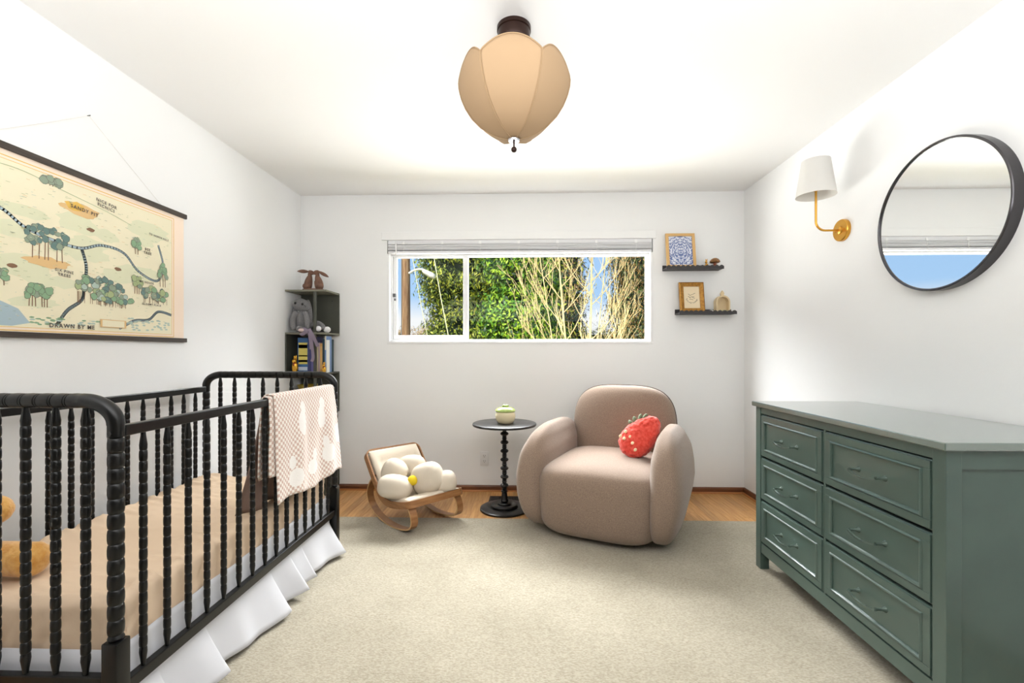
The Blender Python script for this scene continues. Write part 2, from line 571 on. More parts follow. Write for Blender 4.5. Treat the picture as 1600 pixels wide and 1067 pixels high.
# ================================================================== ARMCHAIR
AR = math.radians(-23.8)
ch = thing('armchair', 'rounded taupe upholstered swivel armchair beside the black side table', 'armchair', (0.585, 3.085, RZ), AR)
def chair_part(name, fnb):
    mb = MB(); fnb(mb)
    return mb.build(name, CHAIR, ch, local=True)
def seat_fn(p):
    # slightly domed top, bulging front, foot drawn in
    t = (p.z + 0.222) / 0.444
    k_ = 0.93 + 0.07 * math.sin(min(1, t * 1.25) * PI / 2)
    p = Vector((p.x * k_, p.y * (0.93 + 0.07 * math.sin(min(1, t * 1.2) * PI / 2)), p.z))
    if t > 0.5:
        p.z += 0.015 * (1 - (p.x / 0.37) ** 2)
    return p
chair_part('seat', lambda mb: mb.sell((-0.012, -0.110, 0.222), (0.385, 0.425, 0.216), 5.5, 4.5, 72, 44, seat_fn))
def arm_fn(sgn):
    key = [(0.0, 0.80), (0.25, 0.96), (0.5, 1.08), (0.75, 0.98), (0.9, 0.80), (1.0, 0.62)]
    def fn(p):
        t = min(1, max(0, (p.z + 0.325) / 0.65))          # 0 foot .. 1 top
        for (t0, w0), (t1, w1) in zip(key, key[1:]):
            if t <= t1:
                q = (t - t0) / (t1 - t0); wide = w0 + (w1 - w0) * q * q * (3 - 2 * q); break
        p.x = p.x * wide
        p.x += sgn * (0.028 * math.sin(t * PI) - 0.030 * t - 0.050 * (1 - t) ** 1.5)
        p.y = p.y * (0.93 + 0.09 * math.sin(t * PI)) + 0.03 * (t - 0.5)
        p.z += -0.05 * max(0, -(p.y + 0.15)) * t
        return p
    return fn
for sgn in (-1, 1):
    chair_part('arm', lambda mb: mb.sell((-0.425 if sgn < 0 else 0.398, -0.060, 0.328), (0.104, 0.450, 0.325), 3.4, 3.4, 64, 44, arm_fn(sgn)))
def back_fn(p):
    t = (p.z + 0.38) / 0.76
    p.y += 0.07 * (t - 0.4)
    return p
chair_part('backrest', lambda mb: mb.sell((0, 0.315, 0.505), (0.375, 0.125, 0.375), 3.4, 2.4, 72, 44, back_fn))
# piping along the seams of the back and seat front
def outline(hx, hz, n, N_=90):
    out = []
    for i in range(N_):
        a = 2 * PI * i / N_
        out.append((hx * math.copysign(abs(math.cos(a)) ** (2 / n), math.cos(a)), hz * math.copysign(abs(math.sin(a)) ** (2 / n), math.sin(a))))
    return out
pts = []
for (x, z) in outline(0.376, 0.376, 3.4):
    t = (z + 0.38) / 0.76
    if z > -0.10:
        pts.append((x, 0.315 + 0.07 * (t - 0.4), 0.505 + z))
pts.sort(key=lambda p: math.atan2(p[2] - 0.405, -p[0]))
MB().tube(pts, 0.0035, 8).build('piping', PIPE, ch, local=True)
MB().lathe([(0.0, 0.0), (0.24, 0.0), (0.24, 0.02), (0.0, 0.02)], 40).build('swivel_base', BLACKM, ch, local=True)

# red strawberry cushion leaning on the right arm
CUSH = mat('red_tufted_yarn', (214, 64, 52), 1.0, var=(60, (232, 92, 78)), bump=(220, 1.0), sheen=0.4, spec=0.1)
cu = thing('strawberry_cushion', 'red tufted strawberry shaped cushion resting against the right arm of the armchair', 'cushion', (0.735, 2.985, 0.50), 0)
mtx = Matrix.Rotation(math.radians(-25), 4, 'Z') @ Matrix.Rotation(math.radians(-22), 4, 'X') @ Matrix.Rotation(math.radians(38), 4, 'Y')
def straw(p):
    t = (p.z + 0.15) / 0.30
    p.x *= 1.18 - 0.42 * max(0, t) ** 1.2
    p += Vector((noise.noise(p * 60), noise.noise(p * 60 + Vector((9, 0, 0))), noise.noise(p * 60 + Vector((0, 9, 0))))) * 0.006
    return p
MB().sell((0.745, 2.985, 0.594), (0.104, 0.064, 0.158), 2.1, 2.2, 90, 60, straw, mtx).build('cushion_body', CUSH, cu)
lf = MB()
for (u, v, w_, rot_) in ((-0.094, 0.050, 0.030, -0.9), (-0.078, 0.082, 0.034, -0.5), (-0.060, 0.108, 0.030, -0.2), (-0.100, 0.020, 0.026, -1.3)):
    lf.sell(Vector((0.745, 2.985, 0.594)) + mtx @ Vector((u, -0.006, v)), (0.014, 0.026, w_), 2, 2, 16, 10, None, mtx @ Matrix.Rotation(rot_, 4, 'Y'))
lf.build('leaf', mat('green_felt', (112, 122, 96), 0.9), cu)
sd = MB()
for (u, v) in ((-0.05, -0.085), (-0.075, -0.045), (-0.03, -0.05), (0.01, -0.07), (-0.08, -0.09), (0.05, -0.09)):
    sd.sell(Vector((0.745, 2.985, 0.594)) + mtx @ Vector((u, -0.060 + abs(u) * 0.12, v)), (0.010, 0.006, 0.012), 2, 2, 12, 8, None, mtx)
sd.build('embroidered_dot', mat('pale_yarn', (240, 214, 176), 0.95), cu)

# ================================================================== SIDE TABLE
tb = thing('side_table', 'round black pedestal side table with a bobbin turned stem', 'table', (-0.157, 3.30, 0))
MB().lathe([(0.0, 0.604), (0.20, 0.604), (0.229, 0.609), (0.232, 0.616), (0.230, 0.624), (0.226, 0.626), (0.0, 0.626)], 64, center=(-0.157, 3.30, 0)).build('tabletop', BLACKM, tb)
prof = [(0.042, 0.604), (0.030, 0.598), (0.016, 0.588)]
z = 0.580
for i in range(7):
    prof += [(0.014, z), (0.0185, z - 0.006), (0.014, z - 0.012), (0.014, z - 0.016), (0.024, z - 0.022), (0.030, z - 0.030), (0.030, z - 0.034), (0.024, z - 0.042), (0.014, z - 0.048), (0.014, z - 0.052), (0.0185, z - 0.056), (0.014, z - 0.061)]
    z -= 0.0625
prof += [(0.013, z), (0.022, z - 0.006), (0.024, z - 0.014), (0.018, z - 0.022), (0.020, z - 0.030), (0.024, 0.075), (0.030, 0.066), (0.026, 0.056), (0.020, 0.050)]
MB().lathe(prof, 28, center=(-0.157, 3.30, 0)).build('stem', BLACKM, tb)
bs_ = [(0.0, 0.052), (0.046, 0.052), (0.050, 0.046), (0.048, 0.040), (0.092, 0.040), (0.098, 0.034), (0.098, 0.020), (0.165, 0.018), (0.176, 0.012), (0.177, 0.0), (0.0, 0.0)]
MB().lathe(bs_, 64, center=(-0.157, 3.30, 0)).build('base', BLACKM, tb)

pt = thing('ceramic_jar', 'small cream ceramic jar with a green lid on the black side table', 'jar', (-0.150, 3.30, 0.626))
CER = mat('cream_glaze', (236, 222, 184), 0.25, coat=0.4)
CERG = mat('green_glaze', (176, 192, 112), 0.22, var=(40, (150, 170, 92)), coat=0.5)
MB().lathe([(0.0, 0.0), (0.050, 0.0), (0.058, 0.006), (0.068, 0.022), (0.073, 0.045), (0.072, 0.066), (0.066, 0.080), (0.062, 0.084), (0.0, 0.084)], 40, center=(-0.150, 3.30, 0.626)).build('jar_body', CER, pt)
MB().lathe([(0.0, 0.084), (0.070, 0.083), (0.075, 0.088), (0.072, 0.096), (0.058, 0.108), (0.036, 0.116), (0.022, 0.118), (0.0, 0.118)], 40, center=(-0.150, 3.30, 0.626)).build('lid', CERG, pt)
kb = MB()
for i in range(5):
    a = 2 * PI * i / 5
    kb.sell((-0.150 + 0.014 * math.cos(a), 3.30 + 0.014 * math.sin(a), 0.626 + 0.124), (0.012, 0.012, 0.009), 2, 2, 14, 8)
kb.build('lid_knob', CERG, pt)

# ================================================================== DRESSER
DX, DW = 1.215, XR - 0.012      # front face, back
DY0, DY1, DH = 1.355, 2.445, 0.868
dr = thing('dresser', 'sage green six drawer dresser standing against the right wall', 'dresser', ((DX + DW) / 2, (DY0 + DY1) / 2, RZ))
g = lambda: MB()
GREENT = mat('green_paint_top', (86, 106, 98), 0.22, coat=1.0)  # same paint as the body, lightened and over-glossed for the wall's reflection
GREENT.node_tree.nodes['Principled BSDF'].inputs['Coat Roughness'].default_value = 0.16
GREENT.node_tree.nodes['Principled BSDF'].inputs['Coat IOR'].default_value = 2.6
o = g().box((DX - 0.016, DY0 - 0.014, 0.856), (DW, DY1 + 0.014, 0.880), bevel=0.003).build('dresser_top', GREENT, dr, smooth=False)
LG = 0.045
for (x0, x1) in ((DX, DX + LG), (DW - LG - 0.005, DW - 0.005)):
    for (ya, yb) in ((DY0, DY0 + LG), (DY1 - LG, DY1)):
        g().box((x0, ya, RZ), (x1, yb, 0.856), bevel=0.0015).build('leg', GREEN, dr, smooth=False)
for (ya, yb, s_) in ((DY0 + 0.010, DY0 + 0.024, 0), (DY1 - 0.024, DY1 - 0.010, 1)):
    g().box((DX + LG, ya, 0.10), (DW - LG - 0.005, yb, 0.856)).build('side_panel', GREEN, dr, smooth=False)
    yo = (DY0 + 0.003, DY0 + 0.010) if s_ == 0 else (DY1 - 0.010, DY1 - 0.003)
    for (za, zb) in ((0.10, 0.16), (0.80, 0.856)):
        g().box((DX + LG, yo[0], za), (DW - LG - 0.005, yo[1], zb)).build('side_rail', GREEN, dr, smooth=False)
g().box((DW - 0.02, DY0 + 0.03, 0.10), (DW - 0.012, DY1 - 0.03, 0.85)).build('back_panel', GREEN, dr, smooth=False)
FX = DX + 0.004
g().box((FX, DY0 + LG, 0.822), (FX + 0.02, DY1 - LG, 0.856)).build('top_rail', GREEN, dr, smooth=False)
g().box((FX, DY0 + LG, 0.100), (FX + 0.02, DY1 - LG, 0.152)).build('bottom_rail', GREEN, dr, smooth=False)
MID = (DY0 + DY1) / 2
g().box((FX + 0.002, MID - 0.006, 0.152), (FX + 0.02, MID + 0.006, 0.822)).build('centre_stile', GREEN, dr, smooth=False)
g().box((FX + 0.021, DY0 + LG, 0.12), (FX + 0.03, DY1 - LG, 0.85)).build('drawer_gap_shade', GREEND, dr, smooth=False)  # added dark sheet: the shade seen between the drawer fronts
first = None
for c_ in range(2):
    ya = DY0 + LG + 0.004 if c_ == 0 else MID + 0.008
    yb = MID - 0.008 if c_ == 0 else DY1 - LG - 0.004
    L_ = yb - ya
    for r_ in range(3):
        zb_ = 0.158 + r_ * 0.2225
        zt_ = zb_ + 0.213
        Lx = 0.4835
        if first is None:
            mb = MB()
            mb.box((0.006, -L_ / 2, 0), (0.020, L_ / 2, 0.213), bevel=0.0012)
            # raised rim round a sunk flat field
            w = 0.030
            for (a, b) in (((0.0, -L_ / 2 + 0.004, 0.004), (0.008, L_ / 2 - 0.004, w)), ((0.0, -L_ / 2 + 0.004, 0.213 - w), (0.008, L_ / 2 - 0.004, 0.209)),
                           ((0.0, -L_ / 2 + 0.004, w), (0.008, -L_ / 2 + w, 0.213 - w)), ((0.0, L_ / 2 - w, w), (0.008, L_ / 2 - 0.004, 0.213 - w))):
                mb.box(a, b, bevel=0.0012)
            dw = mb.build('drawer', GREEN, dr, smooth=False, local=True)
            mb = MB()
            w2 = 0.030
            ym, zm = L_ / 2 - w2, 0.213 - w2
            loop = [(-ym, w2), (ym, w2), (ym, zm), (-ym, zm)]
            # bead moulding: a mitred half-round running round the field
            rings = []
            for q in range(7):
                a = PI * q / 6
                off = 0.0062 - 0.0062 * math.cos(a)
                xx = 0.006 - 0.0105 * math.sin(a)
                rings.append([(xx, -ym + off, w2 + off), (xx, ym - off, w2 + off), (xx, ym - off, zm - off), (xx, -ym + off, zm - off)])
            mb.grid(rings, closed_v=True)
            md = mb.build('moulding', GREEN, dw, smooth=False, local=True)
            mb = MB()
            hp = []
            for q in range(15):
                t = -1 + 2 * q / 14
                hp.append((-0.030 - 0.004 * (1 - t * t), 0.066 * t, 0.106 - 0.012 * (1 - t * t)))
            mb.ribbon(hp, Vector((1, 0, 0)), 0.007, 0.0065)
            for s_ in (-1, 1):
                mb.lathe([(0.011, 0.0), (0.010, 0.003), (0.005, 0.012), (0.0042, 0.026), (0.006, 0.035)], 12, mtx=Matrix.Translation((0.007, s_ * 0.062, 0.107)) @ Matrix.Rotation(-PI / 2, 4, 'Y'))
            hd = mb.build('handle', mat('green_metal_pull', (96, 112, 104), 0.22, metal=0.35), dw, local=True)
            first = (dw, md, hd)
            d_, kids = dw, None
        else:
            d_ = dup(first[0], parent=dr)
            for kid in first[1:]:
                dup(kid, parent=d_)
        d_.location = (FX - 0.004 - (DX + DW) / 2, (ya + yb) / 2 - MID, zb_ - RZ)

# ================================================================== MIRROR
MR = 0.312
mc = (XR, 1.972, 1.712)
mi = thing('round_mirror', 'large round wall mirror with a thin dark metal frame above the dresser', 'mirror', mc)
RM = Matrix.Translation(mc) @ Matrix.Rotation(-PI / 2, 4, 'Y')
SATIN = mat('dark_satin_metal', (84, 82, 84), 0.25, metal=0.9)
rim = []
rp = [(MR, 0.0), (MR, 0.040), (MR - 0.003, 0.043), (MR - 0.008, 0.043), (MR - 0.010, 0.040), (MR - 0.010, 0.0)]
rows = [[RM @ Vector((r * math.cos(2 * PI * i / 96), r * math.sin(2 * PI * i / 96), h_)) for i in range(96)] for r, h_ in rp]
mb = MB(); mb.grid(rows, closed_u=True, closed_v=True)
mb.build('mirror_frame', SATIN, mi)
gm = mat('mirror_glass', (246, 248, 248), 0.0, metal=1.0)
MB().lathe([(0.0, 0.004), (MR - 0.0101, 0.004), (MR - 0.0101, 0.036), (0.0, 0.036)], 96, mtx=RM).build('mirror_glass', gm, mi, angle=20)

# ================================================================== SCONCE
sc_ = thing('wall_sconce', 'brass wall sconce with a white tapered shade left of the round mirror', 'lamp', (XR, 2.583, 1.816))
RS = Matrix.Translation((XR, 2.583, 1.816)) @ Matrix.Rotation(-PI / 2, 4, 'Y')
MB().lathe([(0.0, 0.0), (0.060, 0.0), (0.060, 0.016), (0.057, 0.020), (0.022, 0.020), (0.020, 0.026), (0.012, 0.030), (0.0, 0.030)], 40, mtx=RS).build('wall_plate', GOLD, sc_)
XA = 1.612
ap = [(XR - 0.028, 2.583, 1.816), (XA + 0.05, 2.583, 1.816)]
for q in range(1, 9):
    a = PI / 2 * q / 8
    ap.append((XA + 0.05 - 0.05 * math.sin(a), 2.583, 1.816 + 0.05 - 0.05 * math.cos(a)))
ap.append((XA, 2.583, 2.05))
MB().tube(ap, 0.006, 12).build('arm', GOLD, sc_)
MB().lathe([(0.010, 2.035), (0.013, 2.037), (0.013, 2.085), (0.010, 2.088)], 16, center=(XA, 2.583, 0)).build('socket', GOLD, sc_)
for (dy, dz) in ((0.032, 0.0), (-0.032, 0.0)):
    MB().lathe([(0.0045, 0.018), (0.0045, 0.024), (0.0, 0.025)], 10, mtx=RS @ Matrix.Translation((dz, dy, 0))).build('screw', GOLD, sc_)
SHD = translucent_mat('white_linen_shade', (240, 238, 234), 0.35)
rows = []
for (r, z) in ((0.098, 2.008), (0.0965, 2.0085), (0.068, 2.205), (0.0695, 2.205)):
    rows.append([Vector((XA + r * math.cos(2 * PI * i / 48), 2.583 + r * math.sin(2 * PI * i / 48), z)) for i in range(48)])
mb = MB(); mb.grid(rows, closed_u=True, closed_v=True)
mb.build('lamp_shade', SHD, sc_)
sp_ = MB()
for a in (0, 2 * PI / 3, 4 * PI / 3):
    sp_.tube([(XA, 2.583, 2.06), (XA + 0.088 * math.cos(a), 2.583 + 0.088 * math.sin(a), 2.06)], 0.0015, 6)
sp_.build('shade_spider', GOLD, sc_)
MB().sell((XA, 2.583, 2.115), (0.022, 0.022, 0.035), 2, 2, 20, 14).build('bulb', WHITE, sc_)

# ================================================================== CEILING LAMP
LX, LY = -0.0485, 1.825
cl = thing('ceiling_lamp', 'tan fabric tulip shaped flush ceiling lamp with scalloped panels', 'lamp', (LX, LY, H))
BRZ = mat('dark_bronze', (52, 34, 28), 0.35, metal=0.6)
MB().lathe([(0.0, H), (0.068, H), (0.068, 2.425), (0.064, 2.423), (0.064, 2.395), (0.060, 2.385), (0.0, 2.385)], 40, center=(LX, LY, 0)).build('canopy', BRZ, cl)
MB().lathe([(0.006, 2.39), (0.006, 1.985)], 10, center=(LX, LY, 0)).build('centre_rod', BRZ, cl)
pr = [(1.992, 0.018), (1.998, 0.050), (2.012, 0.088), (2.04, 0.131), (2.08, 0.170), (2.12, 0.195), (2.16, 0.212), (2.20, 0.222), (2.235, 0.224), (2.265, 0.218), (2.30, 0.206)]
def prad(z):
    for (z0, r0), (z1, r1) in zip(pr, pr[1:]):
        if z <= z1:
            t = (z - z0) / (z1 - z0)
            return r0 + (r1 - r0) * t
    return pr[-1][1]
SHF = translucent_mat('tan_shade_fabric', (176, 147, 114), 0.04)
rot0 = math.radians(-91.5)
npan = 6
for k_ in range(npan):
    ac = rot0 + k_ * 2 * PI / npan
    rows, rows2 = [], []
    for i in range(25):
        ps = -1 + 2 * i / 24
        ztop = 2.226 + 0.058 * (1 - abs(ps) ** 2.2)
        row = []
        for j in range(26):
            t = (j / 25) ** 1.35
            z = 1.992 + (ztop - 1.992) * t
            R_ = prad(z)
            psi = ps * PI / npan
            # between round and flat, with a slight pull inward
            rr = R_ * (0.45 + 0.55 * math.cos(PI / npan) / math.cos(psi)) if False else R_ * (1 - 0.085 * (1 - ps * ps) + 0.02)
            rr = R_ * (0.55 * math.cos(PI / npan) / math.cos(psi) + 0.45)
            row.append(Vector((LX + rr * math.cos(ac + psi), LY + rr * math.sin(ac + psi), z)))
        rows.append(row)
    mb = MB(); mb.grid(rows)
    o = mb.build('shade_panel', SHF, cl)
    md_ = o.modifiers.new('thickness', 'SOLIDIFY'); md_.thickness = 0.002
    pts = [rows[0][j] + Vector((math.cos(ac - PI / npan), math.sin(ac - PI / npan), 0)) * 0.001 for j in range(26)]
    MB().tube(pts, 0.0020, 6).build('seam_piping', mat('tan_piping', (168, 140, 106), 0.9), cl)
    MB().tube([rows[i][25] for i in range(25)], 0.0024, 6).build('rim_piping', mat('tan_piping', (0, 0, 0)), cl)
MB().lathe([(0.0, 1.984), (0.022, 1.984), (0.024, 1.990), (0.020, 1.996), (0.0, 1.998)], 28, center=(LX, LY, 0)).build('finial_plate', mat('chrome', (190, 190, 196), 0.2, metal=1.0), cl)
mb = MB(); mb.lathe([(0.004, 1.984), (0.003, 1.962)], 10, center=(LX, LY, 0)); mb.sell((LX, LY, 1.952), (0.0115, 0.0115, 0.0115), 2, 2, 20, 14)
mb.build('finial_ball', BRZ, cl)

# ================================================================== CRIB
CX0, CX1, CY0, CY1 = -1.812, -1.076, 1.162, 2.525
cr = thing('crib', 'black wooden spindle crib standing along the left wall', 'crib', ((CX0 + CX1) / 2, (CY0 + CY1) / 2, RZ))
def beads(z0, z1, pitch, r, groove=0.78, lo=0.0):
    n = max(1, round((z1 - z0) / pitch)); p = (z1 - z0) / n
    out = []
    for i in range(n):
        z = z0 + i * p
        out += [(r * groove, z), (r * 0.94, z + p * 0.08), (r, z + p * 0.30), (r, z + p * 0.66), (r * 0.94, z + p * 0.92)]
    out.append((r * groove, z1))
    return out
def spindle_profile(z0, z1, r):
    # vase shaped ends, beads between
    e0, e1 = z0 + 0.055, z1 - 0.055
    a = [(r * 0.55, z0), (r * 0.62, z0 + 0.012), (r * 0.98, z0 + 0.040), (r * 0.92, z0 + 0.052)]
    b = [(r * 0.92, z1 - 0.052), (r * 0.98, z1 - 0.040), (r * 0.62, z1 - 0.012), (r * 0.55, z1)]
    return a + beads(e0, e1, 0.030, r) + b
PR = 0.0185
for (x, y) in ((CX0, CY0), (CX1, CY0), (CX0, CY1), (CX1, CY1)):
    mb = MB()
    mb.lathe([(PR * 0.8, 0.385)] + [(PR * 1.0, 0.392), (PR * 0.86, 0.398)] + beads(0.40, 0.915, 0.0396, PR, 0.80) + [(PR, 0.918), (PR, 0.955)], 24, center=(x, y, 0))
    mb.box((x - 0.0215, y - 0.0215, 0.052), (x + 0.0215, y + 0.0215, 0.385), bevel=0.004)
    mb.lathe([(0.011, RZ), (0.015, RZ + 0.006), (0.018, 0.030), (0.016, 0.046), (0.018, 0.052)], 20, center=(x, y, 0))
    mb.build('post', CRIB, cr)
    bl_ = MB().lathe([(0.0055, 0.0), (0.0055, 0.002), (0.0025, 0.0022), (0.0, 0.0014)], 14,
               mtx=Matrix.Translation((x, y - PR if y == CY0 else y + PR - 0.0022, 0.928)) @ Matrix.Rotation(PI / 2, 4, 'X'))
    bl_.build('bolt', BLACKM, cr)
# arched end rails: smooth elbows, beaded top
for y in (CY0, CY1):
    pts, rs = [], []
    A_, B_ = 0.088, 0.062
    for i in range(13):
        a = PI / 2 * i / 12
        pts.append((CX0 + A_ - A_ * math.cos(a), y, 0.950 + B_ * math.sin(a))); rs.append(0.0195)
    n = 14; xa, xb = CX0 + A_, CX1 - A_
    for i in range(n):
        for fr, rr in ((0.02, 0.0155), (0.06, 0.0190), (0.14, 0.0190), (0.18, 0.0155), (0.22, 0.0190), (0.6, 0.0198), (0.98, 0.0190)):
            pts.append((xa + (xb - xa) * (i + fr) / n, y, 1.012)); rs.append(rr)
    for i in range(13):
        a = PI / 2 * (1 - i / 12)
        pts.append((CX1 - A_ + A_ * math.cos(a), y, 0.950 + B_ * math.sin(a))); rs.append(0.0195)
    MB().tube(pts, rs, 20).build('end_rail', CRIB, cr)
    MB().box((CX0 + 0.02, y - 0.011, 0.222), (CX1 - 0.02, y + 0.011, 0.292), bevel=0.003).build('bottom_rail', CRIB, cr, smooth=False)
for x in (CX0, CX1):
    MB().box((x - 0.012, CY0 + 0.016, 0.916), (x + 0.012, CY1 - 0.016, 0.946), bevel=0.003).build('side_rail', CRIB, cr, smooth=False)
    MB().box((x - 0.012, CY0 + 0.016, 0.228), (x + 0.012, CY1 - 0.016, 0.262), bevel=0.003).build('bottom_rail', CRIB, cr, smooth=False)
cc = WM[cr.name].translation
es = MB().lathe(spindle_profile(0.290, 1.000, 0.0112), 14).build('spindle', CRIB, cr, local=True)
n = 0
for y in (CY0, CY1):
    for i in range(8):
        x = CX0 + (CX1 - CX0) * (i + 1) / 9
        o = es if n == 0 else dup(es, parent=cr)
        o.location = (x - cc.x, y - cc.y, -RZ); n += 1
ss = MB().lathe(spindle_profile(0.258, 0.920, 0.0102), 14).build('spindle', CRIB, cr, local=True)
n = 0
for x in (CX0, CX1):
    for i in range(15):
        y = CY0 + (CY1 - CY0) * (i + 1) / 16
        o = ss if n == 0 else dup(ss, parent=cr)
        o.location = (x - cc.x, y - cc.y, -RZ); n += 1
MB().box((CX0 + 0.04, CY0 + 0.045, 0.300), (CX1 - 0.045, CY1 - 0.045, 0.322), bevel=0.003).build('mattress_support', CRIB, cr, smooth=False)

# mattress with fitted sheet
SHEET = mat('peach_sheet', (226, 201, 173), 0.85, bump=(22, 0.9), spec=0.15)
def sheet_fn(p):
    q = Vector((p.x * 3.0, p.y * 1.6, p.z * 3))
    w = 0.005 * noise.noise(Vector((p.x * 2.2, p.y * 13, 1.0))) + 0.003 * noise.noise(Vector((p.x * 9, p.y * 22, 4.0)))
    side = abs(p.x) > 0.315 or abs(p.y) > 0.60
    if p.z > 0:
        p.z += w
    if side and p.z < 0.05:
        p.x *= 1 - 0.006 + 0.02 * noise.noise(Vector((p.y * 26, p.z * 9 + p.y * 5, 0)))
        p.z += 0.02 * noise.noise(Vector((p.y * 9, p.x * 9, 2))) if p.z < -0.03 else 0
    return p
mt = MB()
mcx, mcy = (CX0 + CX1) / 2, (CY0 + CY1) / 2
MHX, MHY, MZ0, MZ1, MRD = 0.331, 0.642, 0.326, 0.457, 0.030
def mat_pt(u, v):
    """u, v run past 1 down the sides"""
    def fold(t, half):
        a_ = abs(t); sg = 1 if t >= 0 else -1
        flat_ = half - MRD
        if a_ <= flat_: return sg * a_, 0.0
        arc = MRD * PI / 2
        if a_ <= flat_ + arc:
            th_ = (a_ - flat_) / MRD
            return sg * (flat_ + MRD * math.sin(th_)), MRD * (1 - math.cos(th_))
        return sg * half, MRD + (a_ - flat_ - arc)
    x, dx_ = fold(u, MHX); y, dy_ = fold(v, MHY)
    dz = max(dx_, dy_) if (dx_ > 0 and dy_ > 0) else dx_ + dy_
    if dx_ > 0 and dy_ > 0:
        x *= 1 - 0.02; y *= 1 - 0.01
    return x, y, min(dz, MZ1 - MZ0)
ext = (MZ1 - MZ0) - MRD + MRD * PI / 2 - MRD
nu_, nv_ = 90, 170
Umax, Vmax = MHX + ext, MHY + ext
rows = []
for i in range(nu_ + 1):
    u = -Umax + 2 * Umax * i / nu_
    row = []
    for j in range(nv_ + 1):
        v = -Vmax + 2 * Vmax * j / nv_
        x, y, dz = mat_pt(u, v)
        z = MZ1 - dz
        edge_ = min(1, max(0, (abs(x) / MHX - 0.45) / 0.5) + max(0, (abs(y) / MHY - 0.8) / 0.2))
        cre = (1 - abs(noise.noise(Vector((x * 2.6 + 3, y * 15 + x * 5, 1.0))))) ** 4 * 0.016 * (0.25 + edge_) + 0.006 * noise.noise(Vector((x * 4, y * 5, 9)))
        if dz < 0.04:
            z += cre - 0.004
        if dz > 0.012:
            q = min(1, (dz - 0.012) / 0.05)
            wv = (1 - abs(noise.noise(Vector(((x + y) * 14 + dz * 9, dz * 6, 5.0))))) ** 4 * 0.012 * q - 0.006 * q - 0.004
            if abs(x) > MHX - 0.035: x += math.copysign(wv, x)
            if abs(y) > MHY - 0.035: y += math.copysign(wv, y)
        row.append(Vector((mcx + x, mcy + y, z)))
    rows.append(row)
mt.grid(rows)
mt.box((mcx - MHX + 0.03, mcy - MHY + 0.03, MZ0), (mcx + MHX - 0.03, mcy + MHY - 0.03, MZ0 + 0.02))
mo = mt.build('crib_mattress', SHEET, angle=80)
top(mo, (mcx, mcy, 0.325))
tag(mo, 'crib mattress in a wrinkled peach fitted sheet inside the black crib', 'mattress')

# skirt: drops inside the rails and flares below them
SKIRT = translucent_mat('white_skirt_cotton', (228, 228, 232), 0.25)
corners = [1.10, 1.33, 1.53, 1.93, 2.075, 2.19, 2.50, 2.62]
def flare(y):
    for a, b in zip(corners, corners[1:]):
        if y < b:
            t = (y - a) / (b - a)
            return (0.008 + 0.078 * t ** 1.3) * (1 - max(0, (t - 0.955) / 0.045)) + 0.012 * max(0, (t - 0.955) / 0.045)
    return 0.02
rows = []
NY = 260
for i in range(NY + 1):
    y = CY0 + 0.035 + (CY1 - CY0 - 0.045) * i / NY
    fl = flare(y)
    wav = 0.005 * math.sin(y * 31) + 0.003 * noise.noise(Vector((y * 12, 0, 0)))
    row = []
    zb_ = 0.030 + 0.020 * noise.noise(Vector((y * 3, 7, 0))) + 0.012 * (fl / 0.07)
    for j in range(16):
        t = j / 15
        if t < 0.35:
            q = t / 0.35
            row.append((-1.104 + wav * 0.6, y, 0.340 - 0.121 * q))
        else:
            q = (t - 0.35) / 0.65
            xo = -1.104 + wav * (0.6 + q) + (fl + 0.020) * q ** 1.15
            row.append((xo, y, 0.219 + (zb_ - 0.219) * q))
    rows.append(row)
mb = MB(); mb.grid([[Vector(p) for p in r] for r in rows])
rows = []
for i in range(90):
    x = CX0 + 0.03 + (CX1 - CX0 - 0.065) * i / 89
    wav = 0.008 * math.sin(x * 38) + 0.004 * noise.noise(Vector((x * 9, 3, 0)))
    rows.append([Vector((x, CY0 + 0.026 + wav * (j / 7), 0.340 - (0.306 * j / 7))) for j in range(8)])
mb.grid(rows)
rows = [[Vector((r[i].x, CY1 - 0.028 + (r[i].y - CY0 - 0.028), r[i].z)) for i in range(8)] for r in rows]
mb.grid(rows)
so = mb.build('crib_skirt', SKIRT, angle=80)
md_ = so.modifiers.new('thickness', 'SOLIDIFY'); md_.thickness = 0.0015
top(so, (mcx, mcy, 0.03))
tag(so, 'white ruffled cotton skirt hanging below the bottom rail of the crib', 'crib skirt')

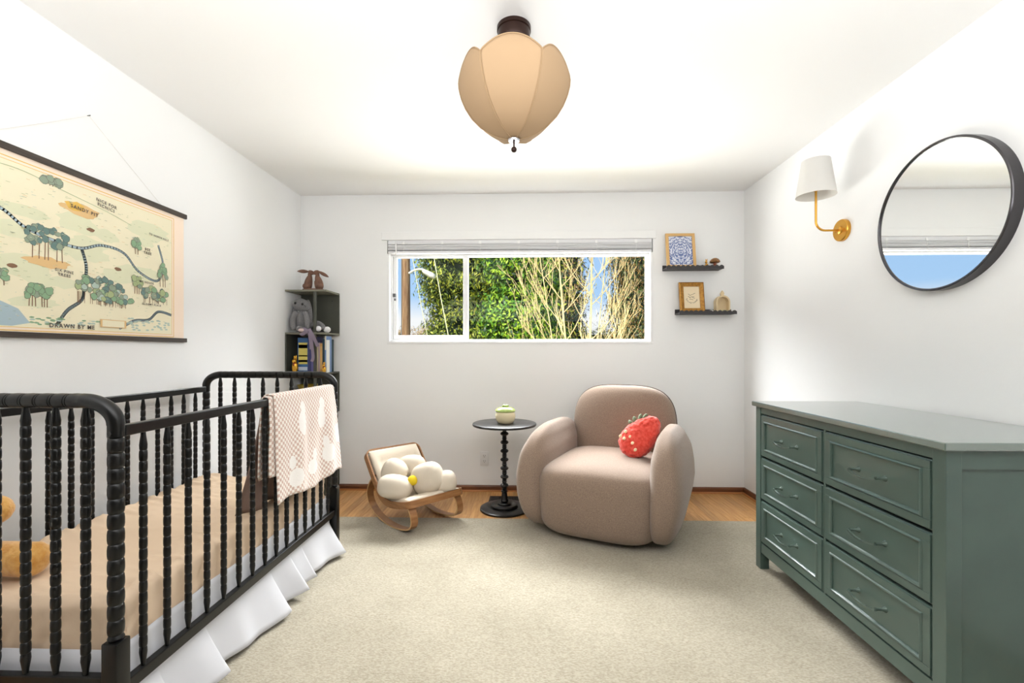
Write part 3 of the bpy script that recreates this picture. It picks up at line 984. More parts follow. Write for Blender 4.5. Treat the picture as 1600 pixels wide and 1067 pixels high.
# blanket
def blanket_mat():
    m = bpy.data.materials.new('checked_knit')
    m.use_nodes = True
    nt = m.node_tree; N_ = nt.nodes; Lk = nt.links
    b = N_['Principled BSDF']; b.inputs['Roughness'].default_value = 0.95; b.inputs['Specular IOR Level'].default_value = 0.1
    b.inputs['Sheen Weight'].default_value = 0.3
    uv = N_.new('ShaderNodeUVMap')
    ck = N_.new('ShaderNodeTexChecker'); ck.inputs['Scale'].default_value = 1 / 0.0125
    ck.inputs[1].default_value = lin((212, 182, 168)); ck.inputs[2].default_value = lin((246, 238, 230))
    Lk.new(uv.outputs[0], ck.inputs['Vector'])
    acc = None
    for (u, v, ru, rv) in ((0.20, 0.17, 0.038, 0.055), (0.22, 0.10, 0.026, 0.030), (0.40, 0.17, 0.036, 0.055), (0.42, 0.10, 0.026, 0.030),
                           (0.45, 0.36, 0.05, 0.045), (0.43, 0.30, 0.02, 0.03), (0.13, 0.40, 0.045, 0.04), (0.11, 0.33, 0.02, 0.03),
                           (0.30, 0.395, 0.045, 0.035), (0.32, 0.34, 0.02, 0.03), (0.57, 0.28, 0.03, 0.05)):
        mp = N_.new('ShaderNodeMapping'); mp.vector_type = 'TEXTURE'
        mp.inputs['Location'].default_value = (u, v, 0); mp.inputs['Scale'].default_value = (ru, rv, 1)
        ln = N_.new('ShaderNodeVectorMath'); ln.operation = 'LENGTH'
        lt_ = N_.new('ShaderNodeMath'); lt_.operation = 'LESS_THAN'; lt_.inputs[1].default_value = 1.0
        Lk.new(uv.outputs[0], mp.inputs[0]); Lk.new(mp.outputs[0], ln.inputs[0]); Lk.new(ln.outputs['Value'], lt_.inputs[0])
        if acc is None: acc = lt_.outputs[0]
        else:
            mxx = N_.new('ShaderNodeMath'); mxx.operation = 'MAXIMUM'
            Lk.new(acc, mxx.inputs[0]); Lk.new(lt_.outputs[0], mxx.inputs[1]); acc = mxx.outputs[0]
    mix = N_.new('ShaderNodeMix'); mix.data_type = 'RGBA'
    Lk.new(acc, mix.inputs[0]); Lk.new(ck.outputs[0], mix.inputs[6]); mix.inputs[7].default_value = lin((247, 242, 237))
    Lk.new(mix.outputs[2], b.inputs['Base Color'])
    n_ = N_.new('ShaderNodeTexNoise'); n_.inputs['Scale'].default_value = 260
    bp_ = N_.new('ShaderNodeBump'); bp_.inputs['Strength'].default_value = 0.6; bp_.inputs['Distance'].default_value = 0.003
    Lk.new(uv.outputs[0], n_.inputs[0]); Lk.new(n_.outputs[0], bp_.inputs['Height']); Lk.new(bp_.outputs[0], b.inputs['Normal'])
    return m
BLM = blanket_mat()
def drape(name, y0, y1, zin, zout, off, parent, lean=0.0, inner=0.0, m=BLM):
    NY_, NS = 70, 64
    V, F, UV = [], [], []
    zt = 0.946 + 0.004 + off
    hw = 0.012 + 0.004 + off
    Lin, Lout = zt - zin, 0
    for i in range(NY_ + 1):
        u = i / NY_
        y = y0 + (y1 - y0) * u
        zo = zout(u)
        Lo, Li = zt - zo, zt - zin
        tot = Lo + Li + 2 * hw
        for j in range(NS + 1):
            sdist = tot * j / NS
            if sdist < Li:
                d = Li - sdist
                x = CX1 - hw - inner * (d / max(Li, 1e-6)) ** 1.3 + 0.006 * math.sin(y * 26 + d * 4) * min(1, d * 6)
                z = zt - d
                if d < 0.012: z -= 0.004 * (1 - d / 0.012) * 0
            elif sdist < Li + 2 * hw:
                a = (sdist - Li) / (2 * hw)
                x = CX1 - hw + 2 * hw * a
                z = zt + 0.006 * math.sin(a * PI)
            else:
                d = sdist - Li - 2 * hw
                fold = 0.010 * math.sin(y * 19 + 0.6) + 0.006 * math.sin(y * 43 + d * 5)
                x = CX1 + hw + 0.012 * min(1, d * 8) + fold * min(1, d * 4) + lean * d * (0.4 + 0.6 * u)
                z = zt - d
            yy = y + 0.03 * (z - zt) * (-1 if u < 0.5 else -0.6) * (1 - u) * 0 + (0.02 * (zt - z) * (u - 0.1))
            V.append((x, yy, z))
            UV.append((u * (y1 - y0), (sdist - Li - hw)))
    for i in range(NY_):
        for j in range(NS):
            a = i * (NS + 1) + j
            F.append((a, a + NS + 1, a + NS + 2, a + 1))
    me = bpy.data.meshes.new(name)
    me.from_pydata(V, [], F)
    ul = me.uv_layers.new(name='UVMap')
    arr = np.zeros((len(me.loops), 2), dtype=np.float32)
    vi = np.zeros(len(me.loops), dtype=np.int32)
    me.loops.foreach_get('vertex_index', vi)
    arr[:] = np.array(UV, dtype=np.float32)[vi]
    ul.data.foreach_set('uv', arr.ravel())
    me.materials.append(m)
    me.shade_smooth()
    o = bpy.data.objects.new(name, me)
    C.objects.link(o)
    if parent:
        me.transform(WM[parent.name].inverted()); o.parent = parent
        WM[o.name] = WM[parent.name]
    md_ = o.modifiers.new('thickness', 'SOLIDIFY'); md_.thickness = 0.004; md_.offset = 1
    return o
bk_ = drape('baby_blanket', 1.87, 2.455, 0.60, lambda u: 0.500 + 0.012 * math.sin(u * 9), 0.008, None, lean=0.06, inner=0.02)
top(bk_, (CX1, 2.17, 0.50))
WM[bk_.name] = Matrix.Translation((CX1, 2.17, 0.50))
tag(bk_, 'pink and white checked knitted baby blanket with pale rabbits draped over the crib rail', 'blanket')
drape('folded_under_layer', 1.845, 2.43, 0.62, lambda u: 0.62 - 0.01 * u, 0.001, bk_, lean=0.03, inner=0.01)
# the blanket's inner half, reverse side out, with its shadow put into the taupe
BLIN = mat('taupe_blanket_inside', (128, 106, 96), 0.95, bump=(90, 0.6))
rows = []
for i in range(33):
    u = i / 32
    row = []
    for j in range(19):
        t = j / 18
        y = 1.86 + 0.34 * u - 0.03 * t * (1 - u)
        x = -1.100 - 0.085 * t ** 1.4 * (0.7 + 0.3 * math.cos(u * 12)) - 0.010 * math.sin(u * 17 + t) * t
        z = 0.930 - 0.462 * t
        row.append(Vector((x, y, z)))
    rows.append(row)
mb = MB(); mb.grid(rows)
bk_in = mb.build('blanket_inner_half', BLIN, angle=80)
bk_in.modifiers.new('thickness', 'SOLIDIFY').thickness = 0.004
top(bk_in, (-1.12, 2.0, 0.468))
tag(bk_in, 'taupe muslin cloth hanging inside the crib behind the checked blanket', 'cloth')

# golden plush bear at the near end of the crib
FUR = mat('golden_plush_fur', (208, 150, 72), 1.0, var=(50, (226, 178, 104)), bump=(130, 1.0), sheen=0.5, spec=0.1)
br = thing('plush_bear', 'golden plush bear sitting at the near end of the crib mattress', 'soft toy', (-1.70, 1.31, 0.458))
def fur(p):
    return p + p.normalized() * 0.005 * noise.noise(p * 70) if p.length > 0 else p
MB().sell((-1.715, 1.31, 0.57), (0.068, 0.068, 0.110), 2.2, 2, 40, 28, fur).build('body', FUR, br)
hd_ = MB().sell((-1.715, 1.31, 0.745), (0.078, 0.074, 0.074), 2, 2, 40, 28, fur)
hd_.sell((-1.660, 1.325, 0.725), (0.034, 0.032, 0.028), 2, 2, 24, 16, fur)
hd_ = hd_.build('head', FUR, br)
for sg in (-1, 1):
    MB().sell((-1.725, 1.31 + sg * 0.06, 0.805), (0.016, 0.026, 0.026), 2, 2, 20, 14, fur).build('ear', FUR, hd_)
    MB().sell((-1.645, 1.322 + sg * 0.025, 0.757), (0.006, 0.006, 0.006), 2, 2, 12, 8).build('eye', BLACKM, hd_)
MB().sell((-1.628, 1.33, 0.735), (0.006, 0.010, 0.007), 2, 2, 14, 10).build('nose', BLACKM, hd_)
def limb(name, a, b, ra, rb, m=FUR, parent=br, seed=0):
    a, b = Vector(a), Vector(b)
    d = b - a; L_ = d.length
    Mx = Matrix.Translation(a) @ d.to_track_quat('Z', 'Y').to_matrix().to_4x4()
    pf = [(0.001, -ra * 0.9)]
    for i in range(1, 7): pf.append((ra * math.sin(PI / 2 * i / 6), -ra * 0.9 * math.cos(PI / 2 * i / 6)))
    for i in range(1, 8): pf.append((ra + (rb - ra) * i / 8, L_ * i / 8))
    for i in range(7): pf.append((rb * math.cos(PI / 2 * i / 6) + 0.0005, L_ - rb * 0.0 + rb * 0.7 * math.sin(PI / 2 * i / 6)))
    mb = MB(); mb.lathe(pf, 26, mtx=Mx)
    for v in mb.bm.verts:
        v.co += Vector((noise.noise(v.co * 70), noise.noise(v.co * 70 + Vector((5, 5, 5))), 0)) * 0.003
    return mb.build(name, m, parent, angle=180)
limb('leg', (-1.68, 1.345, 0.510), (-1.500, 1.338, 0.510), 0.048, 0.050)
limb('leg', (-1.70, 1.26, 0.508), (-1.640, 1.235, 0.508), 0.046, 0.044)
limb('arm', (-1.70, 1.345, 0.640), (-1.625, 1.350, 0.655), 0.036, 0.042)
limb('arm', (-1.72, 1.27, 0.62), (-1.70, 1.235, 0.56), 0.032, 0.034)

# ================================================================== WALL MAP
MX = XL
mp_ = thing('wall_map', 'illustrated woodland map print hung between two dark wooden bars on the left wall', 'wall map', (MX, 1.889, 1.20))
U0, U1 = 1.335, 2.443
PAPER = mat('map_paper', (250, 230, 210), 0.8, spec=0.2)
BARW = mat('dark_walnut_bar', (74, 64, 56), 0.55, var=(8, (54, 46, 40), (1, 1, 20)))
MB().box((MX + 0.001, U0 + 0.012, 1.205), (MX + 0.003, U1 - 0.012, 1.885)).build('map_sheet', PAPER, mp_, smooth=False)
MB().box((MX + 0.001, U0, 1.868), (MX + 0.014, U1, 1.892), bevel=0.0015).build('hanging_bar', BARW, mp_, smooth=False)
MB().box((MX + 0.001, U0, 1.193), (MX + 0.014, U1, 1.215), bevel=0.0015).build('hanging_bar', BARW, mp_, smooth=False)
MB().tube([(MX + 0.006, 1.50, 1.892), (MX + 0.006, 1.70, 2.023), (MX + 0.006, 1.889, 2.150), (MX + 0.006, 2.08, 2.021), (MX + 0.006, 2.275, 1.892)], 0.0007, 6).build('hanging_string', mat('pale_string', (222, 218, 210), 0.8), mp_)
MB().tube([(MX, 1.889, 2.150), (MX + 0.012, 1.889, 2.152)], 0.0022, 8).build('nail', mat('nail_steel', (120, 120, 120), 0.4, metal=1.0), mp_)
ink_cols = [(232, 190, 100), (240, 232, 202), (226, 226, 194), (172, 192, 200), (112, 138, 132), (142, 174, 140), (170, 184, 138), (228, 192, 138), (138, 108, 86), (98, 92, 88), (182, 200, 188), (150, 164, 144)]
INK = [mat('map_ink_%s' % n_, c_, 0.8, spec=0.2) for n_, c_ in zip(('yellow', 'cream', 'meadow', 'blue', 'pine', 'leaf', 'moss', 'sand', 'bark', 'black', 'marsh', 'shrub'), ink_cols)]
PM = MB()
lay = [0]
def flat(poly, ink, step=True):
    if step: lay[0] += 1
    x = MX + 0.0032 + lay[0] * 0.000005
    PM.mi = ink
    vs_ = [PM.bm.verts.new((x, u, v)) for u, v in poly]
    f_ = PM.bm.faces.new(vs_); f_.material_index = ink
def blob(u, v, ru, rv, ink, n=12, rough=0.12, seed=0, step=True):
    r_ = random.Random(int((u * 1000 + v * 7777) + seed))
    flat([(u + ru * (1 + rough * r_.uniform(-1, 1)) * math.cos(2 * PI * i / n), v + rv * (1 + rough * r_.uniform(-1, 1)) * math.sin(2 * PI * i / n)) for i in range(n)], ink, step)
def stroke(pts, w, ink):
    lay[0] += 1
    for (a, b) in zip(pts, pts[1:]):
        d = Vector((b[0] - a[0], b[1] - a[1])); d.normalize(); nn = Vector((-d.y, d.x)) * w / 2
        ex = d * w * 0.3
        flat([(a[0] - ex.x + nn.x, a[1] - ex.y + nn.y), (a[0] - ex.x - nn.x, a[1] - ex.y - nn.y), (b[0] + ex.x - nn.x, b[1] + ex.y - nn.y), (b[0] + ex.x + nn.x, b[1] + ex.y + nn.y)], ink, False)
BU0, BU1, BV0, BV1 = U0 + 0.095, U1 - 0.095, 1.232, 1.835
flat([(BU0, BV0), (BU1, BV0), (BU1, BV1), (BU0, BV1)], 1)
rr_ = random.Random(11)
for _ in range(16):
    blob(rr_.uniform(BU0 + 0.14, BU1 - 0.14), rr_.uniform(BV0 + 0.09, BV1 - 0.09), rr_.uniform(0.05, 0.13), rr_.uniform(0.02, 0.05), 2, 18, 0.25)
for off in (0.0, 0.012):
    a0, a1, b0, b1 = BU0 - off, BU1 + off, BV0 - off, BV1 + off
    w = 0.0035 if off else 0.002
    stroke([(a0, b0), (a1, b0), (a1, b1), (a0, b1), (a0, b0)], w, 0)
def pine_group(u, v, n_, w, h, seed, ink=4):
    r_ = random.Random(seed)
    for i in range(n_):
        uu = u + w * ((i + 0.5) / n_ - 0.5) + r_.uniform(-0.006, 0.006)
        stroke([(uu, v), (uu + r_.uniform(-0.003, 0.003), v + h * 0.65)], 0.0035, 8)
    for i in range(n_ * 5):
        uu = u + w * r_.uniform(-0.55, 0.55)
        vv = v + h * r_.uniform(0.5, 1.0) - 0.25 * h * abs(uu - u) / w
        rad = r_.uniform(0.009, 0.016)
        blob(uu, vv, rad * 1.08, rad * 1.08, 9, 11, 0.2, seed=i)
        blob(uu, vv, rad, rad, ink if r_.random() < 0.7 else 11, 11, 0.22, seed=i)
def wood(u, v, w, h, n_, seed):
    r_ = random.Random(seed)
    for i in range(n_ // 2):
        uu = u + w * r_.uniform(-0.48, 0.48)
        stroke([(uu, v - h * 0.85), (uu, v - h * 0.3)], 0.002, 8)
    for i in range(n_):
        a = r_.uniform(0, 2 * PI); q = math.sqrt(r_.random())
        uu, vv = u + w / 2 * q * math.cos(a), v + h / 2 * q * math.sin(a)
        rad = r_.uniform(0.010, 0.018)
        blob(uu, vv, rad * 1.1, rad * 1.0, 9, 11, 0.2, seed=i)
        blob(uu, vv, rad, rad * 0.9, r_.choice((4, 5, 5, 6, 11, 10)), 11, 0.2, seed=i)
# streams
def curve(pts, n_=8):
    out = []
    P_ = [pts[0]] + pts + [pts[-1]]
    for i in range(1, len(P_) - 2):
        for k2 in range(n_):
            t = k2 / n_
            p0, p1, p2, p3 = [Vector(P_[i + d]) for d in (-1, 0, 1, 2)]
            out.append(tuple(0.5 * ((2 * p1) + (p2 - p0) * t + (2 * p0 - 5 * p1 + 4 * p2 - p3) * t * t + (3 * p1 - p0 - 3 * p2 + p3) * t ** 3)))
    out.append(pts[-1])
    return out
flat([(BU0, 1.236), (1.60, 1.236), (1.66, 1.25), (1.62, 1.30), (1.50, 1.35), (BU0, 1.36)], 3)
for pts_, w_ in (([(1.44, 1.66), (1.56, 1.655), (1.66, 1.60), (1.84, 1.575), (1.95, 1.61), (2.06, 1.60), (2.14, 1.53), (2.25, 1.50), (2.29, 1.58), (2.26, 1.68)], 0.009),
                 ([(1.86, 1.575), (1.88, 1.50), (1.87, 1.42), (1.86, 1.36), (1.80, 1.31), (1.76, 1.25)], 0.011),
                 ([(2.04, 1.25), (2.12, 1.29), (2.20, 1.30), (2.26, 1.345), (2.34, 1.335)], 0.010)):
    cv = curve(pts_)
    stroke(cv, w_ + 0.003, 9)
    stroke(cv, w_, 3)
for i in range(40):
    blob(rr_.uniform(2.08, 2.33), rr_.uniform(1.245, 1.30), 0.010, 0.004, 10, 7, 0.2, seed=i)
    blob(rr_.uniform(1.66, 2.00), rr_.uniform(1.245, 1.275), 0.010, 0.0035, 10 if i % 2 else 5, 7, 0.2, seed=i)
# sandy ground, hill line, pits
blob(1.86, 1.735, 0.085, 0.024, 7, 20, 0.25); blob(1.83, 1.745, 0.04, 0.018, 0, 14, 0.2)
blob(1.72, 1.49, 0.085, 0.020, 7, 18, 0.2)
for (u, v) in ((1.60, 1.455), (2.03, 1.52), (1.90, 1.665)):
    blob(u, v, 0.018, 0.008, 8, 12, 0.15)
stroke(curve([(1.46, 1.80), (1.62, 1.815), (1.80, 1.79), (1.98, 1.765), (2.10, 1.74)]), 0.0022, 6)
pine_group(1.74, 1.795, 4, 0.06, 0.03, 4, 11)
pine_group(1.72, 1.50, 6, 0.13, 0.13, 5)
pine_group(1.69, 1.315, 6, 0.075, 0.085, 8, 5)
pine_group(1.56, 1.38, 3, 0.04, 0.06, 18, 5)
wood(1.95, 1.42, 0.24, 0.085, 46, 2)
wood(2.02, 1.385, 0.16, 0.05, 20, 12)
wood(2.24, 1.43, 0.15, 0.055, 26, 3)
pine_group(2.13, 1.42, 3, 0.05, 0.085, 6, 6)
pine_group(2.285, 1.475, 3, 0.045, 0.12, 7, 5)
pine_group(2.13, 1.61, 2, 0.035, 0.08, 9, 5)
for i in range(420):
    u, v = rr_.uniform(BU0 + 0.02, BU1 - 0.02), rr_.uniform(BV0 + 0.02, BV1 - 0.03)
    w_ = rr_.uniform(0.004, 0.016)
    if i % 6 == 0: lay[0] += 1
    ik = rr_.choice((6, 6, 2, 10, 7, 11))
    flat([(u, v), (u + w_, v + 0.0005), (u + w_, v + 0.0016), (u, v + 0.0013)], ik, False)
# little banner
flat([(1.94, 1.250), (2.07, 1.250), (2.07, 1.285), (1.94, 1.285)], 7)
flat([(1.95, 1.253), (2.06, 1.253), (2.06, 1.282), (1.95, 1.282)], 1)
lay[0] += 2
prn = PM.build('printed_picture', INK, mp_, smooth=False)
prn_x = MX + 0.0032 + (lay[0] + 3) * 0.000005
def words_on_map(txt, u, v, size, tilt=0.0):
    cu_ = bpy.data.curves.new('lettering', 'FONT')
    cu_.body = txt; cu_.size = size * 1.45; cu_.align_x = 'CENTER'; cu_.space_character = 1.25; cu_.offset = size * 0.035
    cu_.resolution_u = 2
    to = bpy.data.objects.new('lettering', cu_)
    C.objects.link(to)
    bpy.context.view_layer.update()
    me = bpy.data.meshes.new_from_object(to.evaluated_get(bpy.context.evaluated_depsgraph_get()))
    bpy.data.objects.remove(to); bpy.data.curves.remove(cu_)
    me.transform(Matrix.Translation((prn_x, u, v)) @ Matrix.Rotation(tilt, 4, 'X') @ Matrix(((0, 0, 1, 0), (1, 0, 0, 0), (0, 1, 0, 0), (0, 0, 0, 1))))
    me.transform(WM[mp_.name].inverted())
    me.materials.clear(); me.materials.append(INK[9])
    o = bpy.data.objects.new('lettering', me); C.objects.link(o); o.parent = mp_
    return o
words_on_map('NICE FOR\nPICNICS', 1.97, 1.795, 0.013, -0.1)
words_on_map('SANDY PIT', 1.87, 1.732, 0.014, -0.06)
words_on_map('SIX PINE\nTREES', 1.785, 1.462, 0.011, -0.04)
words_on_map('BEE\nTREE', 2.19, 1.64, 0.012)
words_on_map('MY HOUSE', 2.185, 1.478, 0.010)
words_on_map('TO NORTH POLE', 2.26, 1.72, 0.009, -0.05)
words_on_map('GLOOMY PLACE', 2.215, 1.372, 0.009)
words_on_map('DRAWN BY ME', 1.82, 1.238, 0.016)

# ================================================================== CORNER SHELF
SX1, SY0 = -1.545, 3.475
shf = thing('corner_shelf', 'tall olive metal corner shelf in the back left corner behind the crib', 'shelf', (-1.70, 3.60, 0))
LV = [1.610, 1.278, 0.966, 0.652, 0.338, 0.030]
TH = 0.014
for z in LV:
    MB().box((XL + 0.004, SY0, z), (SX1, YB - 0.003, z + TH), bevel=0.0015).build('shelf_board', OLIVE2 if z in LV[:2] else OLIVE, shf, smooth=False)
MB().box((-1.648, SY0 + 0.002, 0.0), (-1.628, SY0 + 0.020, LV[0]), bevel=0.0015).build('front_post', OLIVE, shf, smooth=False)
for (x, y) in ((XL + 0.012, SY0 + 0.01), (SX1 - 0.012, YB - 0.015)):
    MB().box((x - 0.008, y - 0.008, 0.0), (x + 0.008, y + 0.008, LV[-1])).build('foot', OLIVE, shf, smooth=False)
for i in range(5):
    z0_, z1_ = LV[i + 1] + TH, LV[i]
    if i % 2 == 0:
        p_ = MB().box((XL + 0.012, YB - 0.016, z0_), (SX1, YB - 0.004, z1_)).build('back_panel', OLIVE, shf, smooth=False)
        for x in (-1.60, -1.79):
            MB().lathe([(0.005, 0), (0.005, 0.003), (0, 0.0035)], 10, mtx=Matrix.Translation((x, YB - 0.016, z1_ - 0.05)) @ Matrix.Rotation(PI / 2, 4, 'X')).build('screw', BLACKM, p_)
    else:
        MB().box((XL + 0.004, SY0 + 0.002, z0_), (XL + 0.014, YB - 0.01, z1_)).build('side_panel', OLIVE, shf, smooth=False)

# hares sculpture on the top
HARE = mat('brown_carved_clay', (124, 88, 70), 0.7, var=(30, (98, 68, 54)), bump=(90, 0.4))
hz = LV[0] + TH
hr = thing('kissing_hares_figurine', 'brown carved figurine of two kissing hares on the top of the corner shelf', 'figurine', (-1.68, 3.545, hz))
MB().sell((-1.680, 3.545, hz + 0.008), (0.085, 0.045, 0.008), 4, 2.4, 40, 10).build('base', HARE, hr)
def hare(cx, s, ear):
    z0_ = hz + 0.012
    mb = MB()
    def fn(p):
        t = (p.z + 0.06) / 0.12
        p.x = p.x * (1.18 - 0.62 * t) + s * 0.020 * t * t
        return p
    mb.sell((cx, 3.545, z0_ + 0.056), (0.033, 0.034, 0.062), 2.3, 2, 32, 22, fn)
    mb.sell((cx + s * 0.026, 3.545, z0_ + 0.132), (0.026, 0.019, 0.018), 2, 2, 26, 16, None, Matrix.Rotation(s * 0.35, 4, 'Y'))
    mb.sell((cx + s * 0.016, 3.545, z0_ + 0.114), (0.015, 0.016, 0.026), 2, 2, 22, 14)
    mb.sell((cx + s * 0.024, 3.530, z0_ + 0.030), (0.008, 0.011, 0.036), 2, 2, 18, 12, None, Matrix.Rotation(s * 0.2, 4, 'Y'))
    mb.sell((cx - s * 0.006, 3.520, z0_ + 0.022), (0.024, 0.014, 0.022), 2, 2, 22, 14)
    b_ = mb.build('hare', HARE, hr, angle=180)
    for dy in (-0.009, 0.009):
        e_ = MB()
        a, b = ear
        e_.sell((cx + s * 0.008 + a * 0.5, 3.545 + dy, z0_ + 0.142 + b * 0.5), (math.hypot(a, b) / 2, 0.007, 0.013), 2, 2, 24, 14, lambda p: Vector((p.x, p.y, p.z * (1 - 0.5 * (p.x / 0.05) ** 2))), Matrix.Rotation(-math.atan2(b, a), 4, 'Y'))
        e_.build('ear', HARE, b_)
hare(-1.724, 1, (-0.090, 0.000))
hare(-1.630, -1, (0.078, -0.046))

# grey plush rabbit, level two
PG = mat('grey_knit_plush', (128, 126, 126), 1.0, bump=(240, 0.9), sheen=0.3, var=(120, (112, 110, 112)))
rz_ = LV[1] + TH
pb = thing('plush_rabbit', 'grey knitted plush rabbit with long ears sitting on the corner shelf', 'soft toy', (-1.775, 3.56, rz_))
MB().sell((-1.775, 3.555, rz_ + 0.085), (0.046, 0.042, 0.090), 2.2, 2, 36, 24).build('body', PG, pb)
rh = MB().sell((-1.778, 3.545, rz_ + 0.222), (0.066, 0.050, 0.050), 2, 2, 40, 26, lambda p: Vector((p.x, p.y, p.z - 0.18 * max(0, p.x) ** 1 * 0.9))).build('head', PG, pb)
for (x, y, z) in ((-1.800, 3.497, rz_ + 0.230), (-1.745, 3.50, rz_ + 0.222)):
    MB().sell((x, y, z), (0.010, 0.007, 0.010), 2, 2, 14, 10).build('eye', BLACKM, rh)
MB().tube([(-1.732, 3.502, rz_ + 0.215), (-1.722, 3.503, rz_ + 0.206), (-1.724, 3.502, rz_ + 0.196)], 0.0018, 6).build('stitched_nose', BLACKM, rh)
for (a, b, c_) in (((-1.825, 3.575, rz_ + 0.262), (-1.846, 3.57, rz_ + 0.150), (-1.840, 3.56, rz_ + 0.02)), ((-1.745, 3.58, rz_ + 0.262), (-1.722, 3.575, rz_ + 0.16), (-1.720, 3.57, rz_ + 0.05))):
    MB().tube(curve([a, b, c_], 8), [0.012, 0.015, 0.017, 0.018, 0.019, 0.020, 0.020, 0.020, 0.020, 0.020, 0.020, 0.019, 0.018, 0.017, 0.015, 0.012, 0.006], 12).build('ear', PG, rh)
def plimb(name, pts, r0, m=PG):
    c2 = curve(pts, 7); n_ = len(c2)
    return MB().tube(c2, [r0 * (0.55 if i in (0, n_ - 1) else (0.85 if i in (1, n_ - 2) else 1.0)) for i in range(n_)], 14).build(name, m, pb)
plimb('arm', [(-1.808, 3.54, rz_ + 0.165), (-1.828, 3.515, rz_ + 0.11), (-1.812, 3.495, rz_ + 0.022)], 0.021)
plimb('arm', [(-1.742, 3.53, rz_ + 0.165), (-1.712, 3.505, rz_ + 0.11), (-1.702, 3.495, rz_ + 0.03)], 0.019)
plimb('leg', [(-1.79, 3.53, rz_ + 0.025), (-1.765, 3.49, rz_ + 0.030), (-1.735, 3.452, rz_ + 0.022)], 0.022)
plimb('leg', [(-1.745, 3.56, rz_ + 0.03), (-1.66, 3.555, rz_ + 0.075), (-1.60, 3.53, rz_ + 0.05), (-1.595, 3.515, rz_ + 0.022)], 0.020)
PKS = mat('pink_plush', (206, 184, 180), 1.0, bump=(200, 0.5))
MB().sell((-1.725, 3.448, rz_ + 0.016), (0.026, 0.018, 0.015), 2, 2, 24, 14).build('foot', PKS, pb)
MB().sell((-1.620, 3.500, rz_ + 0.030), (0.024, 0.018, 0.022), 2, 2, 24, 14).build('foot', mat('white_plush', (232, 230, 232), 1.0), pb)
RIB = mat('mauve_ribbon', (126, 112, 128), 0.6)
rb = MB()
def rib(pts, w, t=0.002):
    rb.ribbon(curve(pts, 6), Vector((1, 0.2, 0)), w, t)
rib([(-1.672, 3.455, rz_ + 0.028), (-1.655, 3.452, rz_ - 0.05), (-1.650, 3.455, rz_ - 0.13)], 0.030)
rib([(-1.668, 3.450, rz_ + 0.028), (-1.630, 3.446, rz_ - 0.04), (-1.600, 3.452, rz_ - 0.11)], 0.024)
rib([(-1.648, 3.456, rz_ - 0.11), (-1.640, 3.458, rz_ - 0.19), (-1.652, 3.458, rz_ - 0.225)], 0.022)
rb.sell((-1.700, 3.452, rz_ + 0.012), (0.032, 0.014, 0.022), 2, 2, 20, 12, None, Matrix.Rotation(0.5, 4, 'Y'))
rb.sell((-1.715, 3.450, rz_ - 0.012), (0.026, 0.012, 0.016), 2, 2, 20, 12, None, Matrix.Rotation(-0.3, 4, 'Y'))
rb.build('ribbon_bow', RIB, pb)
rt = thing('pompom_rattle', 'grey handled rattle with a white pompom ball beside the plush rabbit', 'toy', (-1.575, 3.55, rz_))
MB().tube([(-1.645, 3.57, rz_ + 0.008), (-1.575, 3.54, rz_ + 0.014)], 0.007, 12).build('handle', PG, rt)
MB().sell((-1.565, 3.535, rz_ + 0.024), (0.026, 0.026, 0.024), 2, 2, 40, 26, lambda p: p * (1 + 0.10 * noise.noise(p * 160))).build('pompom', mat('white_yarn', (234, 232, 232), 1.0, bump=(200, 0.8)), rt)

# books on level three
def book(name, label, x, w, h, d, col, y=None, tilt=0.0, grp='picture books on the corner shelf', page=(236, 230, 214), band=None):
    y = SY0 + 0.030 if y is None else y
    z0_ = LV[2] + TH
    b_ = thing(name, label, 'book', (x + w / 2, y + d / 2, z0_), 0, grp)
    Rt = Matrix.Translation((x, y, z0_)) @ Matrix.Rotation(tilt, 4, 'Y')
    m_ = mat('book_%d_%d_%d' % col, col, 0.5)
    t_ = min(0.0025, w * 0.18)
    cv_ = MB()
    cv_.box((0, 0, 0), (t_, d, h), Rt); cv_.box((w - t_, 0, 0), (w, d, h), Rt); cv_.box((t_, 0, 0), (w - t_, t_, h), Rt)
    cv_.build('book_cover', m_, b_, smooth=False)
    MB().box((t_, t_, 0.003), (w - t_, d - 0.004, h - 0.003), Rt).build('pages', mat('paper', page, 0.8), b_, smooth=False)
    if band:
        for (za, zb_, cb) in band:
            MB().box((w * 0.08, -0.0008, h * za), (w * 0.92, 0.0, h * zb_), Rt).build('spine_print', mat('print_%d_%d_%d' % cb, cb, 0.5), b_, smooth=False)
    return b_
z3 = LV[2] + TH
book('picture_book', 'thick blue book with a large yellow spine label, leftmost on the corner shelf', -1.790, 0.084, 0.272, 0.16, (50, 92, 140), y=3.515, band=[(0.24, 0.86, (206, 190, 96)), (0.70, 0.80, (160, 128, 60)), (0.30, 0.36, (150, 120, 60)), (0.46, 0.50, (170, 150, 80)), (0.06, 0.16, (190, 200, 214))])
book('picture_book', 'dark indigo book right of the blue and yellow book', -1.704, 0.026, 0.284, 0.17, (44, 46, 96), y=3.505)
book('picture_book', 'slim violet book between the indigo book and the shelf post', -1.677, 0.022, 0.278, 0.17, (78, 74, 128), y=3.503, band=[(0.0, 1.0, (86, 82, 136))])
book('picture_book', 'slim cream book just right of the shelf post', -1.640, 0.012, 0.225, 0.16, (214, 200, 170), y=3.515)
book('picture_book', 'mauve book behind the hanging ribbon', -1.627, 0.013, 0.235, 0.16, (190, 168, 176), y=3.520)
book('picture_book', 'tan and orange striped book in the middle of the right group', -1.613, 0.020, 0.228, 0.16, (196, 150, 84), y=3.515, band=[(0.1, 0.9, (212, 170, 104))])
book('picture_book', 'dark teal book right of the tan book', -1.591, 0.016, 0.262, 0.17, (30, 58, 66), y=3.510)
